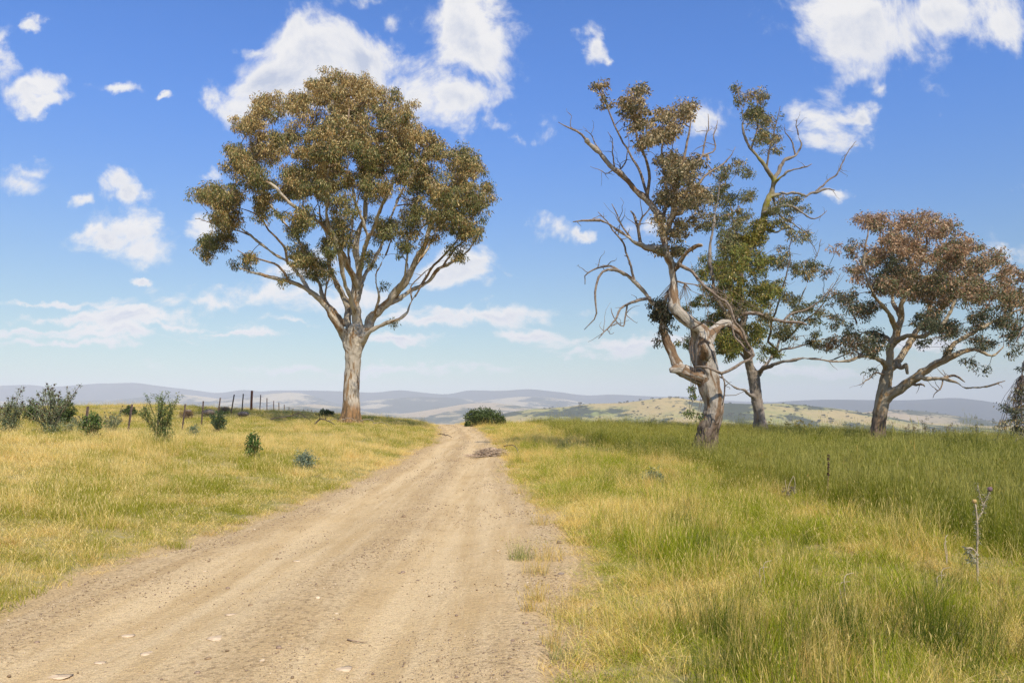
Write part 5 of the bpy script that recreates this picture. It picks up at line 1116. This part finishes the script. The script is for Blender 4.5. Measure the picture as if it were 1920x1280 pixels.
thistle(571, 887, 19, 26, 30, 5, 'blue grey young thistle low on the bank near the road', pal=[(2, (.20, .25, .15)), (1, (.30, .34, .23))], leafy=1.5, heads=False, low=1)
thistle(1224, 892, 17.5, 30, 26, 6, 'grey green thistle rosette on the verge left of the gnarled trunk', leafy=1.2, low=1, heads=False, grp=None)
def shrub(px, py, D, wpx, hpx, label, pal, seed=0, cat='shrub', up=0., leaf=(.05, .09), dens=1.0, name='shrub', irr=.5, sprc=.13, nl=26, ground_z=None, twc=(.16, .12, .08), wid=.45, brown=None, point=0):
    rg = np.random.default_rng(seed+int(px)); base = gp(px, py, D, -.03)
    H = EYE+(HY-(py-hpx))/F*D-base[2]; Wd = wpx/F*D/2; root = empty(name, base, label, cat)
    n = int(60*dens*max(1, Wd*H/.4)); u = rg.normal(size=(n, 3)); u /= np.linalg.norm(u, axis=1)[:, None]; rr_ = rg.random(n)**.4
    P = u*rr_[:, None]*[Wd, Wd*.85, H*.5]; P[:, 2] += H*.5
    if point: P[:, :2] *= (1-point*(P[:, 2:3]/H)*.75)
    P *= (1+(fbm(u[:, 0]*2+seed+px, u[:, 1]*2, u[:, 2]*2, 2, 1.)-.5)*irr)[:, None]; P[:, 2] = np.clip(P[:, 2], .05, None)
    tw = Acc()
    for p in P[rg.random(n) < .6]:
        tt = np.linspace(0, 1, 5)[:, None]; tw.tube(np.c_[p[0]*tt**1.3, p[1]*tt**1.3, p[2]*tt**.8], np.linspace(.012, .004, 5)*max(1, H/1.2), 4, np.array(twc), cap=False)
    tag(ob('stems', tw.mesh('stems', M['twig_bark']), root), kind='stuff')
    lf = Acc(); leaves(lf, P, np.full(n, sprc*max(.6, min(2, H))), nl, pal, leaf, wid, droop=0, flat=.9, rg=rg, brown=None if brown is None else np.full(n, brown))
    tag(ob('leaves', lf.mesh('leaves', M['leaf'], False), root), kind='stuff'); return root
DK = [(3, (.06, .09, .02)), (2, (.10, .135, .03)), (1, (.17, .21, .06))]
shrub(172, 817, 21, 34, 42, 'small bright green leafy bush beside the tall thistles', [(2, (.09, .15, .03)), (2, (.16, .22, .05)), (1, (.05, .08, .02))], irr=.8, nl=18)
shrub(475, 851, 20, 32, 46, 'small pointed dark green bush alone on the bank', [(2, (.09, .16, .03)), (1, (.17, .25, .06)), (1, (.05, .09, .02))], irr=1.0, point=1, nl=18)
shrub(611, 786, 46, 32, 17, 'low round green bush just left of the big trunk', DK, leaf=(.08, .12))
shrub(908, 799, 55, 74, 33, 'wide dark green bush at the brow beside the road', DK, seed=2, leaf=(.09, .15), dens=1.0, up=0, sprc=.18, irr=.3)
shrub(940, 797, 55, 22, 16, 'little green bush at the right foot of the dark roadside bush', DK, seed=3, leaf=(.08, .12))
shrub(877, 797, 54, 9, 7, 'tiny dark bush at the left foot of the roadside bush', DK, seed=3, leaf=(.08, .12))
shrub(60, 780, 38, 30, 26, 'dark green round bush behind the left edge thistle', DK, leaf=(.08, .12), seed=5)
shrub(122, 780, 38, 30, 34, 'dark green round bush half hidden behind the tallest thistle', DK, leaf=(.08, .12), seed=6)
shrub(243, 778, 44, 22, 16, 'dark shrub on the rise left of the spiky bush', DK, leaf=(.08, .12), seed=7)
shrub(349, 781, 44, 24, 16, 'dome of dead brown brush on the rise behind the fence', [(2, (.16, .09, .05)), (1, (.24, .14, .08))], leaf=(.06, .12), seed=8, wid=.15)
shrub(421, 776, 50, 26, 12, 'pinkish brown dead brush on the crest between the fence posts', [(2, (.36, .23, .15)), (1, (.26, .16, .10))], leaf=(.08, .14), seed=9, wid=.15)
shrub(411, 793, 34, 26, 22, 'dark green shrub at the foot of the fence below the crest', [(2, (.07, .11, .04)), (1, (.13, .17, .07))], leaf=(.06, .1), seed=10)
shrub(664, 776, 60, 10, 8, 'small dark bush peeping from behind the big trunk', DK, leaf=(.08, .12), seed=11) if 0 else None
for i, (px, py, w, lb) in enumerate([(392, 772, 16, 'brown rock on the rise, left of the dead brush'), (388, 783, 12, 'lower grey rock on the slope beside a fence post'), (353, 762, 9, 'small rock on the top of the rise left of the fence'), (456, 769, 14, 'flat grey rock in the grass beside the rusty post')]):
    p = gp(px, py, 46, .08); V, T = pebble(60+i, .5); o = ob('rock', pmesh('rock', V, T, 'rock_grey', w/F*46/2*1.4)); p[2] += .2; o.location = p; tag(o, lb, 'rock', 'rocks on the left rise')

# dock stalk, dried weeds and the dead thistle in the right field
def base_r(px, py):
    D = 1.55*F/(py-HY); return gp(px, py, D, 0), D
b, D = base_r(1551, 948); r0 = empty('dock_stalk', b, 'single tall rusty stalk with a dark seed spike in the field', 'plant')
H = (948-856)/F*D+.05; ac = Acc(); P = np.c_[np.linspace(0, .02, 8), np.zeros(8), np.linspace(0, H*.66, 8)]; ac.tube(P, np.linspace(.010, .006, 8), 6); ob('stem', ac.mesh('stem', M['stalk']), r0)
ac = Acc()
for i in range(90):
    z = H*.60+H*.40*rng.random(); a = rng.random()*6.28; rr_ = .006+.018*rng.random()*(1-(z/H-.6)); V, T = pebble(i % 5, .9); ac.raw(V*.008+[.02+math.cos(a)*rr_, math.sin(a)*rr_, z], T=T)
ob('seed_spike', ac.mesh('seed_spike', M['seed_dark']), r0)
b, D = base_r(1484, 938); r0 = empty('dead_weed', b, 'tangled dead weed with two pale bent stems left of the seed stalk', 'plant')
for k, pts in enumerate([[(0, 0, 0), (-.06, 0, .22), (-.02, 0, .36), (.03, 0, .46)], [(0, 0, 0), (.05, 0, .2), (.06, 0, .38), (.035, 0, .47)], [(0, 0, 0), (-.10, 0, .3), (-.11, 0, .40)]]):
    ac = Acc(); P, r_ = resample(np.array(pts), np.linspace(.008, .004, len(pts)), .04); ac.tube(P, r_, 5); ob('stem', ac.mesh('stem', M['stalk_pale']), r0)
lf = Acc(); leaves(lf, rng.normal(size=(14, 3))*[.05, .05, .07]+[0, 0, .16], np.full(14, .04), 14, [(1, (.20, .14, .10)), (1, (.45, .37, .26)), (1, (.10, .06, .05))], (.03, .06), .4); tag(ob('leaves', lf.mesh('leaves', M['leaf'], False), r0), kind='stuff')
b, D = base_r(1833, 1085); k = D/F; r0 = empty('dead_thistle', b, 'tall dead pale thistle with one brown and one purple head at the right', 'thistle')
def q(px, py, dy=0): return np.array([(px-1833)*k, dy, (1085-py)*k])
def tq(pts, r, nm, mt='stalk_pale', kk=7):
    ac = Acc(); P, r_ = resample(np.array(pts), np.interp(np.linspace(0, 1, len(pts)), np.linspace(0, 1, len(r)), r), .03); ac.tube(P, r_, kk, jit=.3); ob(nm, ac.mesh(nm, M[mt]), r0); return P
m1 = tq([q(1833,1092), q(1833,1060), q(1832,1020), q(1833,990), q(1832,960), q(1829,930)], [.010, .009, .008, .006], 'stem')
m2 = tq([q(1832,965), q(1838,955,.02), q(1846,945,.03), q(1850,930,.04), q(1858,915,.04), q(1861,905,.04)], [.006, .005, .004], 'stem')
m3 = tq([q(1849,938,.03), q(1846,925,.05), q(1842,910,.05), q(1839,895,.05)], [.005, .003], 'stem')
m4 = tq([q(1833,1030), q(1826,1018,-.02), q(1815,1011,-.03), q(1808,1012,-.03)], [.009, .008, .006], 'stem')
for (pt, mt, s_) in [(q(1827, 925), 'thistle_bud', .020), (q(1861, 903, .04), 'thistle_bloom', .022)]:
    V, T = pebble(7, 1., .15); o = ob('flower_head', pmesh('flower_head', V, T, mt), r0); o.location = pt; o.scale = (s_, s_, s_)
lf = Acc(); pts_ = np.concatenate([m1[len(m1)//2:], m2, m3, m2[len(m2)//2:]])
leaves(lf, pts_, np.full(len(pts_), .022), 9, [(2, (.34, .31, .20)), (1, (.24, .24, .13)), (1, (.46, .40, .27))], (.015, .035), .25, droop=0)
leaves(lf, np.array([q(1818, 1025, -.02), q(1822, 1035), q(1815, 1018)]), np.array([.05, .04, .03]), 30, [(1, (.34, .34, .22)), (1, (.50, .44, .30))], (.03, .06), .3, droop=.2)
tag(ob('leaves', lf.mesh('leaves', M['leaf'], False), r0), kind='stuff')
def drystem(px, py, hpx, label, bend=.03):
    b, D = base_r(px, py); H = hpx/F*D; r_ = empty('dry_stem', b, label, 'plant', 'dry weed stems in the near grass'); 
    for s in range(2):
        P = np.array([(0, 0, 0), (bend*(s-.5), 0, H*.4), (bend*1.6*(s-.3), .02, H*(.8+.2*s)), (bend*(2+s), .03, H*(.8+.2*s)+.01)]); ac = Acc(); P, rr_ = resample(P, np.linspace(.005, .0025, 4), .03); ac.tube(P, rr_, 5); ob('stem', ac.mesh('stem', M['stalk_pale' if hpx > 50 else 'stalk']), r_)
drystem(1582, 1140, 80, 'pale dry stem with a bent tip above the rush clumps')
drystem(1764, 1120, 70, 'dry brown weed stem right of the rush clumps')
drystem(1430, 1105, 60, 'thin brown dry stem at the left of the near verge grass')
drystem(1775, 1060, 62, 'dry stem standing between the rushes and the dead thistle', .01)
drystem(1588, 938, 44, 'thin dry stem just right of the dark seed stalk')

# ------------------------------------------------------------------ distant trees
OL2 = [(2, (.10, .11, .045)), (2, (.15, .15, .07)), (1, (.22, .17, .09))]
RB = [(2, (.22, .14, .08)), (2, (.16, .14, .07)), (1, (.30, .19, .10))]
YE = [(2, (.32, .24, .06)), (1, (.22, .20, .06))]
for i, (px, top, wpx, D, pal, lb) in enumerate([
 (1708, 787, 26, 135, RB, 'reddish small tree beyond the field, first right of the brown crowned gum'),
 (1732, 785, 30, 130, OL2, 'rounded tree top beyond the field, second right of the brown crowned gum'),
 (1672, 792, 18, 140, OL2, 'low tree top just behind the trunk of the brown crowned gum'),
 (1780, 795, 30, 128, RB, 'flat reddish tree top in the gap between two groups beyond the field'),
 (1800, 797, 22, 132, OL2, 'small olive tree top right of the flat reddish one'),
 (1838, 783, 26, 125, OL2, 'taller green tree top beyond the field near the right edge'),
 (1862, 787, 28, 122, OL2, 'wide olive tree top beside the taller green one'),
 (1888, 789, 26, 118, RB, 'brownish tree top behind the drooping branch'),
 (1752, 793, 14, 136, OL2, 'narrow tree top between the rounded tree and the flat one'),
 (1443, 786, 16, 76, YE, 'little yellow shrub at the right foot of the grey trunk'),
 (1475, 790, 14, 78, OL2, 'tiny olive shrub on the field brow'),
 (1500, 788, 22, 76, YE, 'yellowish shrub on the field brow between the two right trees'),
 (1518, 790, 14, 78, YE, 'smallest yellow shrub furthest right on the field brow')]):
    x = (px-960)/F*D; z = float(ground(x, D)); zt = EYE+(HY-top)/F*D; H = zt-z; Wd = wpx/F*D/2; rg = np.random.default_rng(900+i)
    root = empty('small_tree' if D > 100 else 'shrub', (x, D, z), lb, 'tree' if D > 100 else 'shrub')
    n = 46; u = rg.normal(size=(n, 3)); u /= np.linalg.norm(u, axis=1)[:, None]; P = u*rg.random((n, 1))**.4*[Wd, Wd, H*.38]*(.7+.6*rg.random((n, 1))); P[:, 2] += H*.62; P[:, 2] *= H/P[:, 2].max()
    tw = Acc(); tw.tube(np.array([(0, 0, -.1), (.1, 0, H*.3), (0, 0, H*.5)]), [H*.03, H*.022, H*.015], 6, np.array([.25, .2, .15])); ob('trunk', tw.mesh('trunk', M['twig_bark']), root)
    tw = Acc()
    for p in P[::2]: tt = np.linspace(0, 1, 4)[:, None]; tw.tube(np.array([0, 0, H*.3])+(p-[0, 0, H*.3])*tt, np.linspace(H*.01, H*.004, 4), 3, np.array([.2, .15, .11]), cap=False)
    tag(ob('twigs', tw.mesh('twigs', M['twig_bark']), root), kind='stuff')
    lf = Acc(); leaves(lf, P, np.full(n, Wd*.24), 34, pal, (Wd*.05+.04, Wd*.08+.08), .5, droop=.2, rg=rg); tag(ob('crown', lf.mesh('crown', M['leaf'], False), root), kind='stuff')

def farmesh(seed, pal):
    rg = np.random.default_rng(seed); n = 12; u = rg.normal(size=(n, 3)); u /= np.linalg.norm(u, axis=1)[:, None]; u[:, 2] = np.abs(u[:, 2])*.8
    P = u*rg.random((n, 1))**.4*[.42, .42, .38]; P[:, 2] += .45; lf = Acc(); leaves(lf, P, np.full(n, .22), 16, pal, (.10, .17), .8, droop=0, rg=rg)
    return lf.mesh('far_tree', M['leaf'], False)
fm = [farmesh(s, [(2, (.075, .09, .045)), (1, (.12, .125, .06)), (1, (.17, .14, .07))]) for s in range(4)]
rg = np.random.default_rng(9); 
def hillside(RHX, n, a0, a1, t0, t1, smin, smax, label, grp, clus, tree_zoff=-.3):
    a, X, Y, Z = RHX; ny, nx = X.shape; k = 0; tries = 0
    while k < n and tries < 20000:
        tries += 1; j = rg.uniform(t0, t1)*(ny-1); i = np.searchsorted(a, rg.uniform(a0, a1)); i = min(max(i, 1), nx-2); jj = int(j); x0, y0 = X[jj, i], Y[jj, i]
        if fbm(x0, y0, 3, 3, clus) < .52 + .10*rg.normal(): continue
        f = j-jj; g = rg.random(); p = (np.array([X[jj, i], Y[jj, i], Z[jj, i]])*(1-f)+np.array([X[jj+1, i], Y[jj+1, i], Z[jj+1, i]])*f)*(1-g)+(np.array([X[jj, i+1], Y[jj, i+1], Z[jj, i+1]])*(1-f)+np.array([X[jj+1, i+1], Y[jj+1, i+1], Z[jj+1, i+1]])*f)*g
        o = bpy.data.objects.new('distant_tree', fm[rg.integers(0, 4)]); COL.objects.link(o); s = rg.uniform(smin, smax)*(1+.6*(rg.random() < .12)); o.location = (p[0], p[1], p[2]+tree_zoff); o.rotation_euler = (0, 0, rg.random()*6.28); o.scale = (s*rg.uniform(.9, 1.5), s*1.1, s*.85)
        tag(o, label, 'tree', grp); k += 1
hillside(RH, 285, 960, 1640, .14, .55, 3.2, 6.5, 'small dark tree dotted on the tan hill beyond the field', 'trees dotted over the tan hill', .010)
hillside(RP, 40, 1640, 1880, .2, .5, 3.5, 7, 'small dark tree on the low pale hill behind the right gum', 'trees on the low pale hill', .012)

# knot hole of the gnarled trunk: a solid lump, its inner shade painted near-black, and the bird on the bare twig of the round tree
gn = [o for o in COL.objects if o.get('label', '').startswith('gnarled leaning')][0]
V, T = pebble(5, 1., .2); o = ob('hollow_shade', pmesh('hollow_shade', V, T, 'hollow_shade', smooth=True), gn); o.location = Vector(at(1318.5, 659, 26, -.42))-gn.location; o.scale = (.075, .12, .10)
bp = at(394, 416, 42, 1.0); r0 = empty('bird', bp, 'small bird perched on the bare twig at the left of the round crown', 'bird')
V, T = pebble(2, .9, .08); V = V*[.055, .055, .10]; V[:, 0] += V[:, 2]*-.25; o = ob('body', pmesh('body', V, T, 'rock_grey', smooth=True), r0)
V, T = pebble(3, 1., .05); o = ob('head', pmesh('head', V*.038, T, 'thistle_bloom', smooth=True), r0); o.location = (-.03, -.01, .12)
ac = Acc(); ac.tube(np.array([(.02, 0, -.06), (.05, .0, -.14), (.07, 0, -.20)]), [.022, .018, .012], 6); ob('tail', ac.mesh('tail', M['dark_wood']), r0)
